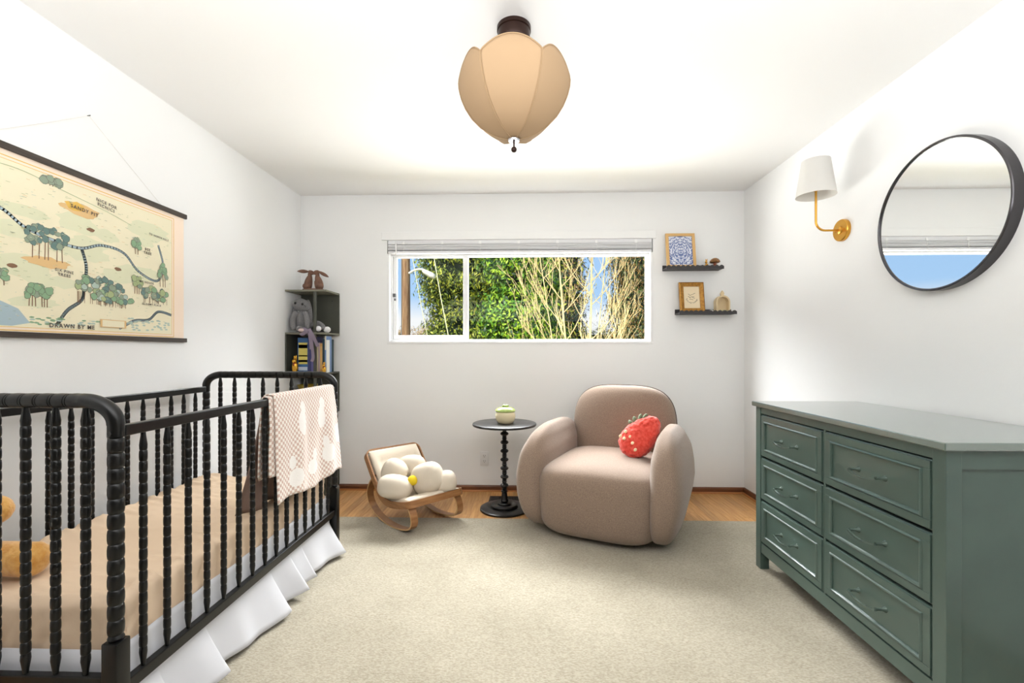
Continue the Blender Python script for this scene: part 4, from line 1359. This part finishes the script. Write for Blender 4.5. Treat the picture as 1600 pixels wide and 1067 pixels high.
book('picture_book', 'slim sky blue book near the right end of the corner shelf', -1.573, 0.012, 0.285, 0.10, (112, 140, 182), y=3.510, band=[(0.62, 1.0, (222, 216, 196))])
book('picture_book', 'thin white book, rightmost on the corner shelf', -1.559, 0.008, 0.255, 0.045, (236, 236, 228), y=3.505)
GF = mat('gold_foil', (220, 168, 66), 0.25, metal=0.9, bump=(120, 0.5))
def foil_bunny(label, x, y, s, z0_):
    t_ = thing('gold_foil_rabbit', label, 'figurine', (x, y, z0_))
    mb = MB()
    mb.sell((x, y, z0_ + 0.040 * s), (0.024 * s, 0.020 * s, 0.042 * s), 2.4, 2, 26, 18)
    mb.sell((x - 0.004 * s, y - 0.004, z0_ + 0.088 * s), (0.018 * s, 0.016 * s, 0.017 * s), 2, 2, 22, 14)
    mb.sell((x + 0.006 * s, y + 0.006, z0_ + 0.115 * s), (0.006 * s, 0.006 * s, 0.022 * s), 2, 2, 14, 10)
    mb.sell((x - 0.008 * s, y + 0.006, z0_ + 0.113 * s), (0.006 * s, 0.006 * s, 0.020 * s), 2, 2, 14, 10)
    mb.build('rabbit_body', GF, t_, angle=180)
    mb = MB()
    mb.lathe([(0.015 * s, 0.068 * s), (0.019 * s, 0.071 * s), (0.015 * s, 0.075 * s)], 20, center=(x, y, z0_))
    mb.sell((x, y - 0.020 * s, z0_ + 0.062 * s), (0.006 * s, 0.004 * s, 0.010 * s), 2, 2, 12, 8)
    mb.build('red_ribbon', mat('red_ribbon', (128, 34, 26), 0.5), t_)
foil_bunny('gold foil rabbit with a red ribbon in front of the blue and yellow book', -1.800, 3.492, 1.0, z3)
foil_bunny('smaller gold foil rabbit at the right end of the row of books', -1.565, 3.480, 0.62, z3)
# level four: bowl and candle seen through the spindles
z4 = LV[3] + TH
bw = MB().lathe([(0.0, 0.0), (0.035, 0.0), (0.040, 0.006), (0.070, 0.045), (0.085, 0.085), (0.082, 0.085), (0.066, 0.048), (0.036, 0.010), (0.0, 0.008)], 36, center=(-1.745, 3.60, z4 + 0.13)).build('brass_bowl', mat('old_brass', (176, 150, 60), 0.35, metal=0.8))
top(bw, (-1.745, 3.60, z4 + 0.13)); tag(bw, 'yellow brass bowl on top of the woven box on the corner shelf', 'bowl')
bxm = mat('olive_basket', (104, 92, 60), 0.9, bump=(120, 0.8))
bx_ = MB().box((-1.825, 3.52, z4), (-1.665, 3.70, z4 + 0.13), bevel=0.01).build('storage_box', bxm)
top(bx_, (-1.745, 3.61, z4)); tag(bx_, 'woven olive box on the corner shelf seen behind the crib spindles', 'box')
cd = thing('pillar_candle', 'small cream candle on a dark stand beside the brass bowl', 'candle', (-1.615, 3.58, z4))
MB().lathe([(0.0, 0.0), (0.03, 0.0), (0.030, 0.006), (0.008, 0.012), (0.008, 0.13), (0.022, 0.142), (0.022, 0.148), (0.0, 0.148)], 20, center=(-1.615, 3.58, z4)).build('candle_holder', BLACKM, cd)
MB().lathe([(0.0, 0.148), (0.014, 0.148), (0.014, 0.215), (0.0, 0.216)], 18, center=(-1.615, 3.58, z4)).build('candle', mat('cream_wax', (232, 216, 190), 0.5), cd)

# ================================================================== BABY ROCKER
RA = math.radians(-43)
ro = thing('baby_rocker', 'bentwood baby rocker with a cream padded seat on the edge of the rug', 'rocker', (-0.77, 3.09, RZ), RA)
BENT = mat('bent_plywood', (166, 118, 74), 0.42, var=(5, (140, 94, 56), (1.5, 1.5, 12)), bump=(50, 0.1))
BENTE = mat('pale_plywood_edge', (206, 168, 118), 0.5)
prof2 = curve([(-0.285, 0.430), (-0.20, 0.325), (-0.10, 0.210), (-0.03, 0.160), (0.06, 0.150), (0.16, 0.165), (0.285, 0.195)], 7)
def nrm(i):
    a = prof2[max(0, i - 1)]; b = prof2[min(len(prof2) - 1, i + 1)]
    d = Vector((b[0] - a[0], 0, b[1] - a[1])).normalized()
    return Vector((-d.z, 0, d.x))
HW = 0.212
ring, wd_ = [], []
n2_ = len(prof2)
RCN = 0.045
def at_s(i): return Vector((prof2[i][0], 0, prof2[i][1])), nrm(i)
for i in range(n2_ - 2, 1, -1):
    p, nn = at_s(i); ring.append(Vector((p.x, -HW, p.z))); wd_.append(nn)
def corner(i_end, sgn_from, sgn_to):
    p, nn = at_s(i_end)
    q = at_s(i_end - 2 if i_end > 5 else i_end + 2)[0]
    dirv = (p - q).normalized()
    for k3 in range(7):
        a = PI / 2 * k3 / 6
        if sgn_from < 0: yy = -HW + RCN * (1 - math.cos(a)); ss_ = RCN * math.sin(a)
        yield a
def add_end(i_end, s0):
    p, nn = at_s(i_end)
    q = at_s(i_end + 3 if i_end == 0 else i_end - 3)[0]
    dirv = (p - q).normalized()
    base = p - dirv * RCN
    for k3 in range(7):
        a = PI / 2 * k3 / 6
        ring.append(base + dirv * RCN * math.sin(a) + Vector((0, s0 * (HW - RCN * (1 - math.cos(a))), 0))); wd_.append(nn)
    for k3 in range(7):
        a = PI / 2 * (1 - k3 / 6)
        ring.append(base + dirv * RCN * math.sin(a) + Vector((0, -s0 * (HW - RCN * (1 - math.cos(a))), 0))); wd_.append(nn)
ring, wd_ = [], []
for i in range(n2_ - 4, 3, -1):
    p, nn = at_s(i); ring.append(Vector((p.x, -HW, p.z))); wd_.append(nn)
add_end(0, -1)
for i in range(4, n2_ - 3):
    p, nn = at_s(i); ring.append(Vector((p.x, HW, p.z))); wd_.append(nn)
add_end(n2_ - 1, 1)
mb = MB(); mb.ribbon(ring, wd_, 0.042, 0.010, closed=True)
mb.build('seat_frame', BENT, ro, local=True)
run = curve([(-0.165, 0.290), (-0.235, 0.225), (-0.268, 0.150), (-0.235, 0.082), (-0.14, 0.030), (-0.02, 0.006), (0.10, 0.006), (0.19, 0.018), (0.255, 0.038), (0.283, 0.075), (0.272, 0.130), (0.240, 0.172)], 6)
for s0 in (-1, 1):
    yc = s0 * (HW - 0.034)
    mb = MB(); mb.ribbon([Vector((a, yc, b)) for a, b in run], Vector((0, 1, 0)), 0.048, 0.009)
    rn = mb.build('runner', BENT, ro, local=True)
    for s1 in (-1, 1):
        mb = MB(); mb.ribbon([Vector((a, yc + s1 * 0.0242, b)) for a, b in run], Vector((0, 1, 0)), 0.0006, 0.0088)
        mb.build('plywood_edge', BENTE, rn, local=True, smooth=False)
# thin fabric sling and padded cover
rows = []
for i in range(2, n2_ - 2):
    p, nn = at_s(i); rows.append([Vector((p.x, y, p.z)) - nn * 0.006 for y in (-HW + 0.007, 0, HW - 0.007)])
mb = MB(); mb.grid(rows)
sl_ = mb.build('sling', CREAMF, ro, local=True)
sl_.modifiers.new('thickness', 'SOLIDIFY').thickness = 0.003
rows = []
for i in range(1, n2_ - 2):
    p, nn = at_s(i)
    tt = (i - 1) / (n2_ - 4)
    endk = min(1, min(tt, 1 - tt) * 9 + 0.25) ** 0.5
    row = []
    for k3 in range(40):
        a = 2 * PI * k3 / 40
        cx_ = math.copysign(abs(math.cos(a)) ** 0.35, math.cos(a)); sx_ = math.copysign(abs(math.sin(a)) ** 0.7, math.sin(a))
        rimp = 0.012 * (1 if (abs(cx_) > 0.78 or endk < 0.999) and sx_ > 0 else 0)
        row.append(Vector((p.x, cx_ * (HW - 0.018), p.z)) + nn * (0.016 + (0.016 * sx_ + rimp * sx_) * endk))
    rows.append(row)
mb = MB(); V_ = mb.grid(rows, closed_v=True); mb.cap(V_[0]); mb.cap(V_[-1], True)
mb.build('seat_pad', CREAMF, ro, local=True, angle=180)

fp = thing('flower_cushion', 'cream flower shaped cushion with a yellow centre lying on the baby rocker', 'cushion', (-0.75, 3.03, 0.20))
for (c_, h_, rot) in (((-0.850, 2.925, 0.268), (0.112, 0.085, 0.074), 0.15), ((-0.880, 3.030, 0.335), (0.090, 0.075, 0.082), 0.5), ((-0.785, 3.110, 0.350), (0.095, 0.07, 0.078), 0.0),
                      ((-0.655, 3.010, 0.300), (0.108, 0.085, 0.104), -0.35), ((-0.545, 3.035, 0.268), (0.078, 0.075, 0.074), -0.2)):
    MB().sell(c_, h_, 2.6, 2.4, 56, 36, lambda p: p * (1 + 0.05 * noise.noise(p * 11 + Vector(c_) * 9) + 0.012 * noise.noise(p * 45)), Matrix.Rotation(rot, 4, 'Y')).build('petal', CREAMF2, fp)
MB().sell((-0.738, 2.940, 0.305), (0.034, 0.034, 0.032), 2, 2, 28, 18).build('flower_centre', mat('yellow_plush', (238, 206, 40), 0.95, bump=(200, 0.6)), fp)

# ================================================================== LEDGES
LEDGE = mat('charcoal_ledge', (52, 49, 50), 0.55)
def ledge(name, label, x0, x1, z0):
    t_ = thing(name, label, 'shelf', ((x0 + x1) / 2, YB, z0))
    MB().box((x0, YB - 0.105, z0), (x1, YB, z0 + 0.012), bevel=0.0012).build('ledge_board', LEDGE, t_, smooth=False)
    MB().box((x0, YB - 0.012, z0 + 0.012), (x1, YB, z0 + 0.044), bevel=0.0012).build('ledge_back', LEDGE, t_, smooth=False)
    poly = [(x0, z0 - 0.002), (x1, z0 - 0.002)]
    n_ = 12
    for i in range(n_ * 8, -1, -1):
        u = i / (n_ * 8)
        poly.append((x0 + (x1 - x0) * u, z0 + 0.018 + 0.011 * abs(math.sin(PI * n_ * u))))
    MB().prism(poly, YB - 0.113, YB - 0.105, 'y').build('scalloped_lip', LEDGE, t_, smooth=False)
ledge('picture_ledge', 'dark scalloped picture ledge on the back wall, the upper one of two', 1.105, 1.552, 1.796)
ledge('picture_ledge', 'dark scalloped picture ledge on the back wall, the lower one of two', 1.205, 1.652, 1.440)
def damask():
    m = bpy.data.materials.new('blue_damask_print'); m.use_nodes = True
    nt = m.node_tree; N_ = nt.nodes; Lk = nt.links
    b = N_['Principled BSDF']; b.inputs['Roughness'].default_value = 0.6
    tc_ = N_.new('ShaderNodeTexCoord'); sp3 = N_.new('ShaderNodeSeparateXYZ'); Lk.new(tc_.outputs['Object'], sp3.inputs[0])
    ab = N_.new('ShaderNodeMath'); ab.operation = 'ABSOLUTE'; Lk.new(sp3.outputs[0], ab.inputs[0])
    sb = N_.new('ShaderNodeMath'); sb.operation = 'SUBTRACT'; sb.inputs[1].default_value = 0.125; Lk.new(sp3.outputs[2], sb.inputs[0])
    cb = N_.new('ShaderNodeCombineXYZ'); Lk.new(ab.outputs[0], cb.inputs[0]); Lk.new(sb.outputs[0], cb.inputs[1])
    w1 = N_.new('ShaderNodeTexWave'); w1.wave_type = 'RINGS'; w1.rings_direction = 'Z'; w1.inputs['Scale'].default_value = 14; w1.inputs['Distortion'].default_value = 9; w1.inputs['Detail'].default_value = 3; w1.inputs['Detail Scale'].default_value = 3.5
    Lk.new(cb.outputs[0], w1.inputs[0])
    r = N_.new('ShaderNodeValToRGB'); r.color_ramp.elements[0].position = 0.42; r.color_ramp.elements[1].position = 0.58
    r.color_ramp.elements[0].color = lin((104, 120, 170)); r.color_ramp.elements[1].color = lin((216, 220, 232))
    Lk.new(w1.outputs['Fac'], r.inputs[0]); Lk.new(r.outputs[0], b.inputs['Base Color'])
    return m
def frame(name, label, x0, x1, z0, z1, y, rail, depth, m, pic, profile=False):
    t_ = thing(name, label, 'picture frame', ((x0 + x1) / 2, y, z0))
    tilt = Matrix.Translation(((x0 + x1) / 2, y, z0)) @ Matrix.Rotation(math.radians(-9), 4, 'X')
    hw_, h_ = (x1 - x0) / 2, z1 - z0
    pf = [(0, 0), (0, depth), (rail * 0.25, depth * 1.25), (rail * 0.6, depth), (rail, depth * 0.8), (rail, 0)] if profile else [(0, 0), (0, depth), (rail, depth), (rail, 0)]
    rows = []
    for (o_, d_) in pf:
        rows.append([tilt @ Vector(p) for p in ((-hw_ + o_, -d_, o_), (hw_ - o_, -d_, o_), (hw_ - o_, -d_, h_ - o_), (-hw_ + o_, -d_, h_ - o_))])
    mb = MB(); mb.grid(rows, closed_u=True, closed_v=True); mb.build('frame_moulding', m, t_, smooth=False)
    po = MB().box((-hw_ + rail, -depth * 0.5, rail), (hw_ - rail, -depth * 0.5 + 0.002, h_ - rail), mtx=tilt).build('picture', pic, t_, smooth=False)
    return t_, tilt, hw_, h_
frame('framed_print', 'pale wood picture frame with a blue floral print on the upper ledge', 1.122, 1.352, 1.809, 2.095, YB - 0.062, 0.022, 0.016, mat('pale_wood_frame', (214, 172, 110), 0.5), damask())
GFR = mat('antique_gold_frame', (178, 130, 56), 0.42, metal=0.55, bump=(160, 0.8), var=(60, (146, 100, 40)))
t_, tl_, hw_, h_ = frame('framed_print', 'ornate gold picture frame with a small ink drawing on the lower ledge', 1.226, 1.420, 1.453, 1.700, YB - 0.060, 0.034, 0.020, GFR, mat('cream_print_paper', (232, 214, 180), 0.7), profile=True)
dg_ = MB()
r_ = random.Random(5)
for i in range(34):
    a = PI + PI * i / 33
    for k3 in range(2):
        u = 0.040 * math.cos(a) + r_.uniform(-0.004, 0.004); v = h_ * 0.45 + 0.042 * math.sin(a) * 0.8 + r_.uniform(-0.004, 0.004)
        q = r_.uniform(0.0025, 0.0045)
        vs2 = [dg_.bm.verts.new(tl_ @ Vector((u + q * math.cos(w_), -0.0106, v + q * 0.7 * math.sin(w_ + i)))) for w_ in (0, 2.1, 4.2)]
        dg_.bm.faces.new(vs2)
for (a, b) in (((-0.028, 0.62), (-0.012, 0.56)), ((-0.012, 0.56), (0.010, 0.60)), ((0.010, 0.60), (0.030, 0.64)), ((-0.02, 0.50), (0.02, 0.52)), ((-0.03, 0.54), (-0.01, 0.47)), ((0.0, 0.5), (0.024, 0.46)), ((-0.018, 0.44), (0.012, 0.42))):
    dg_.ribbon([tl_ @ Vector((a[0], -0.0106, h_ * a[1])), tl_ @ Vector(((a[0] + b[0]) / 2, -0.0106, h_ * ((a[1] + b[1]) / 2 + 0.012))), tl_ @ Vector((b[0], -0.0106, h_ * b[1]))], Vector((0, -1, 0)), 0.0006, 0.0026)
dg_.build('ink_drawing', mat('sepia_ink', (96, 84, 70), 0.8), t_, smooth=False)
# mushroom and rabbit on upper ledge
uz = 1.808
ms = thing('mushroom_ornament', 'brown mushroom ornament with a speckled cap on the upper ledge', 'ornament', (1.500, 3.665, uz))
MB().lathe([(0.0, 0), (0.020, 0.0), (0.018, 0.01), (0.012, 0.022), (0.013, 0.045), (0.0, 0.047)], 24, center=(1.500, 3.665, uz)).build('mushroom_stem', mat('red_brown_glaze', (140, 74, 44), 0.35), ms)
MB().lathe([(0.0, 0.040), (0.030, 0.040), (0.040, 0.046), (0.038, 0.056), (0.028, 0.070), (0.014, 0.078), (0.0, 0.080)], 30, center=(1.500, 3.665, uz)).build('mushroom_cap', mat('speckled_brown_glaze', (158, 112, 62), 0.3, var=(90, (96, 66, 36))), ms)
gr_ = thing('gold_rabbit_ornament', 'tiny gold rabbit ornament beside the mushroom on the upper ledge', 'ornament', (1.433, 3.66, uz))
mb = MB()
mb.sell((1.433, 3.66, uz + 0.018), (0.014, 0.011, 0.018), 2, 2, 20, 14); mb.sell((1.428, 3.655, uz + 0.044), (0.010, 0.009, 0.010), 2, 2, 18, 12)
mb.build('rabbit_body', GOLD, gr_, angle=180)
mb = MB(); mb.sell((1.436, 3.662, uz + 0.060), (0.0035, 0.003, 0.014), 2, 2, 12, 8, None, Matrix.Rotation(0.3, 4, 'Y')); mb.sell((1.428, 3.662, uz + 0.060), (0.0035, 0.003, 0.013), 2, 2, 12, 8)
mb.build('ears', GOLD, gr_)
# arch niche on lower ledge
lz = 1.452
an = thing('arched_niche', 'cream wooden arched niche with a small house on top on the lower ledge', 'ornament', (1.556, 3.67, lz))
CRW = mat('cream_wood', (222, 200, 160), 0.6)
outer, inner = [], []
for i in range(17):
    a = PI * i / 16
    outer.append((1.556 + 0.054 * math.cos(a), lz + 0.082 + 0.054 * math.sin(a)))
    inner.append((1.556 + 0.044 * math.cos(a), lz + 0.080 + 0.044 * math.sin(a)))
outer = [(1.610, lz)] + outer + [(1.502, lz)]
inner = [(1.600, lz + 0.008)] + inner + [(1.512, lz + 0.008)]
rows = [[Vector((u, y, v)) for u, v in pl] for pl, y in ((outer, 3.690), (outer, 3.640), (inner, 3.640), (inner, 3.690))]
mb = MB(); mb.grid(rows, closed_u=True, closed_v=True); mb.build('arch', CRW, an)
MB().prism(outer, 3.690, 3.694, 'y').build('back', CRW, an, smooth=False)
mb = MB(); mb.box((1.545, 3.655, lz + 0.134), (1.567, 3.675, lz + 0.152)); mb.prism([(1.541, lz + 0.150), (1.571, lz + 0.150), (1.556, lz + 0.176)], 3.652, 3.678, 'y')
mb.build('little_house', CRW, an, smooth=False)
mb = MB()
for i in range(9):
    mb.sell((1.522 + i * 0.0085, 3.652, lz + 0.012), (0.005, 0.006, 0.006 + 0.003 * (i % 3)), 2, 2, 10, 6)
mb.build('dried_moss', mat('pale_moss', (176, 172, 130), 0.9), an)
wd3 = MB().lathe([(0.0, 0), (0.014, 0.0), (0.016, 0.008), (0.014, 0.020), (0.006, 0.024), (0.0, 0.024)], 20, center=(1.470, 3.660, lz)).build('white_pebble_ornament', mat('white_ceramic', (226, 222, 214), 0.3))
top(wd3, (1.470, 3.660, lz)); tag(wd3, 'tiny white ceramic ornament between the gold frame and the arched niche', 'ornament')

# ================================================================== OUTSIDE
gd = MB().box((-30, YB + 0.6, -0.9), (30, 60, -0.8)).build('ground', mat('dry_grass', (150, 132, 84), 1.0, var=(0.4, (110, 112, 62))), smooth=False)
gd['kind'] = 'structure'
def quads(name, P_, Nn, A_, size, aspect, mats, midx, parent):
    """many small leaf quads in one mesh"""
    n_ = len(P_)
    Nn = Nn / np.linalg.norm(Nn, axis=1, keepdims=True)
    A_ = A_ - Nn * (A_ * Nn).sum(1, keepdims=True); A_ /= np.linalg.norm(A_, axis=1, keepdims=True)
    B_ = np.cross(Nn, A_)
    s_ = size[:, None]
    V_ = np.stack([P_ - A_ * s_, P_ + B_ * s_ * aspect, P_ + A_ * s_, P_ - B_ * s_ * aspect], 1).reshape(-1, 3)
    if parent is not None: V_ = V_ - np.array(parent.location)
    me = bpy.data.meshes.new(name)
    me.vertices.add(n_ * 4); me.vertices.foreach_set('co', V_.ravel())
    me.loops.add(n_ * 4); me.loops.foreach_set('vertex_index', np.arange(n_ * 4, dtype=np.int32))
    me.polygons.add(n_); me.polygons.foreach_set('loop_start', np.arange(0, n_ * 4, 4, dtype=np.int32))
    for m_ in mats: me.materials.append(m_)
    me.polygons.foreach_set('material_index', midx.astype(np.int32))
    me.update(calc_edges=True); me.validate()
    o = bpy.data.objects.new(name, me); C.objects.link(o)
    if parent is not None: o.parent = parent
    o['kind'] = 'stuff'
    return o
RG = np.random.default_rng(4)
def foliage(parent, blobs, n_, size, aspect, mats, cl_r=0.18, per=40, droop=0.0, name='foliage', probs=None):
    vol = np.array([b[3] * b[4] + b[3] * b[5] for b in blobs]); vol = vol / vol.sum()
    ncl = n_ // per
    which = RG.choice(len(blobs), ncl, p=vol)
    bl_ = np.array(blobs)[which]
    d = RG.normal(size=(ncl, 3)); d /= np.linalg.norm(d, axis=1, keepdims=True)
    rr2 = RG.uniform(0.72, 1.04, (ncl, 1))
    cen = bl_[:, :3] + d * bl_[:, 3:6] * rr2
    P_ = np.repeat(cen, per, 0); dd = np.repeat(d, per, 0)
    off = RG.normal(size=P_.shape) * cl_r * 0.5
    off[:, 2] *= 0.6
    P_ = P_ + off; P_[:, 2] -= droop * np.abs(off[:, 0])
    Nn = dd * 0.6 + off / cl_r * 0.9 + RG.normal(size=P_.shape) * 0.55 + np.array([0, 0, 0.35])
    A_ = RG.normal(size=P_.shape)
    if droop: A_[:, 2] = -abs(A_[:, 2]) - 0.6
    size_ = RG.uniform(0.7, 1.3, len(P_)) * size
    midx = RG.choice(len(mats), len(P_), p=probs)
    quads(name, P_, Nn, A_, size_, aspect, mats, midx, parent)
def tree(name, label, loc, blobs, n_, size, aspect, mats, trunk_r, **kw):
    t_ = thing(name, label, 'tree' if 'shrub' not in name else 'shrub', loc)
    foliage(t_, blobs, n_, size, aspect, mats, **kw)
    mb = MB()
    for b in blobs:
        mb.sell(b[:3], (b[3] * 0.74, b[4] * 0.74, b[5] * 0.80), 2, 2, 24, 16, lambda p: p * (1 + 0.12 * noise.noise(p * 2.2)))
    mb.build('foliage_shade_core', DKLEAF, t_)  # solid dark cores that stand in for shaded depth between the leaves
    topz = max(b[2] for b in blobs)
    MB().tube([(loc[0], loc[1], loc[2]), (loc[0] + 0.1, loc[1], topz * 0.5), (loc[0], loc[1], topz)], [trunk_r, trunk_r * 0.8, trunk_r * 0.4], 10).build('trunk', BARK, t_)
    return t_
DKLEAF = mat('deep_shade_leaf', (34, 48, 20), 0.9, var=(3, (22, 32, 14)))  # shade inside the crowns, put into the colour
BARK = mat('bark', (112, 90, 66), 0.9)
def leafm(nm, c_): return mat(nm, c_, 0.45, spec=0.4)
LA = [leafm('laurel_bright', (142, 172, 40)), leafm('laurel_mid', (84, 128, 30)), leafm('laurel_dark', (34, 62, 20))]
LB = [leafm('yellow_green', (172, 176, 54)), leafm('cedar_green', (112, 132, 40)), leafm('cedar_dark', (50, 66, 24))]
LC = [leafm('fir_green', (86, 100, 44)), leafm('fir_brown', (160, 126, 70)), leafm('fir_dark', (40, 50, 24))]
GZ = -0.8
tree('laurel_tree', 'glossy bright green laurel tree in the middle of the window view', (-0.3, 9.6, GZ),
     [(-0.20, 9.6, 3.1, 0.62, 0.8, 0.75), (-0.15, 9.4, 1.85, 0.72, 0.85, 0.60), (0.22, 9.8, 2.6, 0.5, 0.7, 0.7), (-0.1, 9.7, 0.6, 0.95, 1.0, 1.1), (0.28, 9.6, 1.4, 0.5, 0.6, 0.45)],
     60000, 0.048, 0.42, LA, 0.14, cl_r=0.22, per=34)
tree('cedar_tree', 'olive green cedar tree behind the street lamp in the left of the window', (-1.9, 13.4, GZ),
     [(-2.1, 13.4, 3.4, 1.05, 1.0, 1.4), (-1.9, 13.4, 1.7, 1.0, 1.0, 1.0), (-1.1, 13.6, 3.5, 1.05, 0.9, 1.5), (-1.3, 13.6, 1.0, 1.5, 1.1, 1.4)],
     64000, 0.055, 0.34, LB, 0.18, cl_r=0.28, per=36, droop=0.3)
tree('fir_tree', 'brownish fir tree with drooping branches at the right end of the window', (3.1, 12.5, GZ),
     [(3.05, 12.5, 3.5, 0.70, 0.8, 0.8), (2.95, 12.5, 2.35, 0.62, 0.8, 0.6), (3.10, 12.4, 1.5, 0.72, 0.8, 0.6), (3.3, 12.5, 0.3, 1.1, 0.9, 0.9)],
     46000, 0.050, 0.28, LC, 0.16, cl_r=0.32, per=40, droop=0.7)
tree('dark_evergreen_tree', 'dark evergreen tree standing behind the bare tree', (1.1, 16.5, GZ),
     [(0.6, 16.5, 3.8, 1.2, 1.0, 1.7), (0.75, 16.5, 1.7, 1.30, 1.1, 1.7), (1.25, 16.6, 3.6, 0.80, 0.9, 1.6), (-0.4, 16.6, 3.0, 1.2, 0.9, 2.2)],
     60000, 0.070, 0.36, [LB[0], LB[2], LC[2], LC[1], LA[2]], 0.2, cl_r=0.4, per=36)
tree('dry_shrub', 'dry yellow brown shrub at the foot of the wooden utility pole', (-3.6, 17.5, GZ),
     [(-4.7, 17.5, 0.8, 1.3, 1.0, 1.25), (-3.4, 17.5, 0.8, 1.0, 1.0, 1.6)], 18000, 0.05, 0.2, [leafm('straw', (206, 176, 112)), leafm('dry_brown', (166, 132, 82))], 0.05, cl_r=0.3, per=36)
tree('dry_shrub', 'low golden shrub under the gap between the bare tree and the fir', (2.9, 18.6, GZ),
     [(2.9, 18.6, 0.6, 1.3, 0.9, 1.55)], 12000, 0.055, 0.25, [leafm('straw', (206, 176, 112)), LB[0]], 0.05, cl_r=0.3, per=36)

def bare_tree(name, label, base, stems, seed, nside=16, col=(186, 166, 116), reach=1.25):
    t_ = thing(name, label, 'tree', base)
    r_ = random.Random(seed)
    thick, thin = MB(), MB()
    def branch(p, d, L_, rad, lv, up=0.35):
        n_ = 6
        pts = [p.copy()]
        for i in range(n_):
            d = (d + Vector((r_.uniform(-1, 1) * 0.10, r_.uniform(-1, 1) * 0.10, up * 0.16 + r_.uniform(-0.05, 0.10)))).normalized()
            p = p + d * L_ / n_
            pts.append(p.copy())
        (thick if lv == 0 else thin).tube(pts, [max(0.0026, rad * (1 - 0.7 * i / n_)) for i in range(n_ + 1)], 7 if lv == 0 else 4 if lv == 1 else 3)
        if lv < 3:
            for i in range((0, 6, 3)[lv] if lv else 0):
                k3 = r_.randint(1, n_)
                nd = (d + Vector((r_.uniform(-1, 1), r_.uniform(-0.8, 0.8), r_.uniform(0.0, 0.7))) * 0.6).normalized()
                branch(pts[k3], nd, L_ * r_.uniform(0.35, 0.6), rad * 0.5, lv + 1)
        return pts
    for (dx, L_, rad) in stems:
        pts = []
        p = Vector(base) + Vector((dx * 0.3, 0, 0)); d = Vector((dx, 0, 1)).normalized()
        n_ = 12
        for i in range(n_ + 1):
            pts.append(p.copy())
            d = (d + Vector((r_.uniform(-1, 1) * 0.03, r_.uniform(-1, 1) * 0.03, 0.02))).normalized()
            p = p + d * L_ / n_
        thick.tube(pts, [rad * (1 - 0.65 * i / n_) for i in range(n_ + 1)], 8)
        for i in range(nside):
            f_ = 0.24 + 0.72 * (i + r_.random()) / nside
            q = f_ * n_; k3 = min(int(q), n_ - 1)
            o_ = pts[k3].lerp(pts[k3 + 1], q - k3)
            sd_ = -1 if (i % 2 == 0) else 1
            if dx > 0.1: sd_ = 1 if r_.random() < 0.7 else -1
            if dx < -0.1: sd_ = -1 if r_.random() < 0.75 else 1
            dd = Vector((sd_ * r_.uniform(0.45, 1.0), r_.uniform(-0.5, 0.3), r_.uniform(0.55, 1.0))).normalized()
            branch(o_, dd, reach * r_.uniform(0.6, 1.1) * (1.1 - 0.5 * f_), rad * 0.34, 1)
    m_ = mat('pale_bark_%s' % seed, col, 0.8)
    thick.build('trunk', m_, t_)
    o = thin.build('twigs', m_, t_, smooth=False)
    o['kind'] = 'stuff'
bare_tree('bare_tree', 'leafless pale branching tree right of the middle of the window', (0.98, 7.9, GZ),
          [(-0.10, 4.6, 0.026), (0.05, 4.8, 0.028), (-0.30, 4.2, 0.018), (0.13, 3.9, 0.016)], 3, 12)
bare_tree('bare_sapling', 'slender leafless sapling in front of the fir tree', (2.05, 8.9, GZ), [(-0.06, 3.6, 0.014)], 9, 3, (184, 164, 112), 0.5)

pl_ = thing('utility_pole', 'brown wooden utility pole at the left edge of the window view', 'pole', (-3.19, 12.0, GZ))
MB().tube([(-3.19, 12, GZ), (-3.19, 12, 2.5), (-3.19, 12, 7.5)], [0.125, 0.112, 0.09], 18).build('pole_shaft', mat('weathered_pole', (158, 128, 92), 0.9, var=(6, (112, 78, 50), (5, 5, 0.4)), bump=(40, 0.5)), pl_)
MB().tube([(-3.29, 11.93, GZ), (-3.29, 11.93, 7.4)], 0.012, 6).build('conduit', mat('grey_conduit', (130, 126, 118), 0.6), pl_)
lm = thing('street_lamp', 'white street lamp head on a curved arm reaching from the utility pole', 'street lamp', (-3.1, 11.95, 3.2))
LAMPM = mat('painted_lamp_metal', (214, 212, 196), 0.5)
MB().tube(curve([(-3.10, 11.95, 3.22), (-2.92, 11.93, 3.31), (-2.74, 11.92, 3.32), (-2.64, 11.92, 3.27)], 6), 0.030, 10).build('lamp_arm', LAMPM, lm)
lhm = Matrix.Rotation(math.radians(28), 4, 'Y')
MB().sell((-2.56, 11.92, 3.20), (0.20, 0.12, 0.090), 2.4, 2.2, 36, 20, lambda p: Vector((p.x, p.y * (0.8 + 1.2 * max(0, p.x)), p.z * (0.8 + 1.0 * max(0, p.x)))), lhm).build('lamp_head', LAMPM, lm)
CAB = mat('pale_cable', (206, 206, 160), 0.6)
for nm, lb, a, b in (('guy_cable', 'pale slanting cable crossing the cedar tree, the right one of two', (-1.95, 9.0, 3.72), (-1.40, 9.0, 0.74)),
                 ('guy_cable', 'thin slanting cable beside the utility pole, the left one of two', (-2.31, 9.0, 3.3), (-1.82, 9.0, 0.8))):
    d_ = Vector(b) - Vector(a)
    o = MB().tube([a, tuple(Vector(a) + d_ * 0.5 + Vector((-0.02, 0, 0))), b, tuple(Vector(a) + d_ * 1.5)], 0.010 if 'right' in lb else 0.007, 6).build(nm, CAB)
    top(o, tuple(Vector(a) + d_ * 1.5)); tag(o, lb, 'cable')
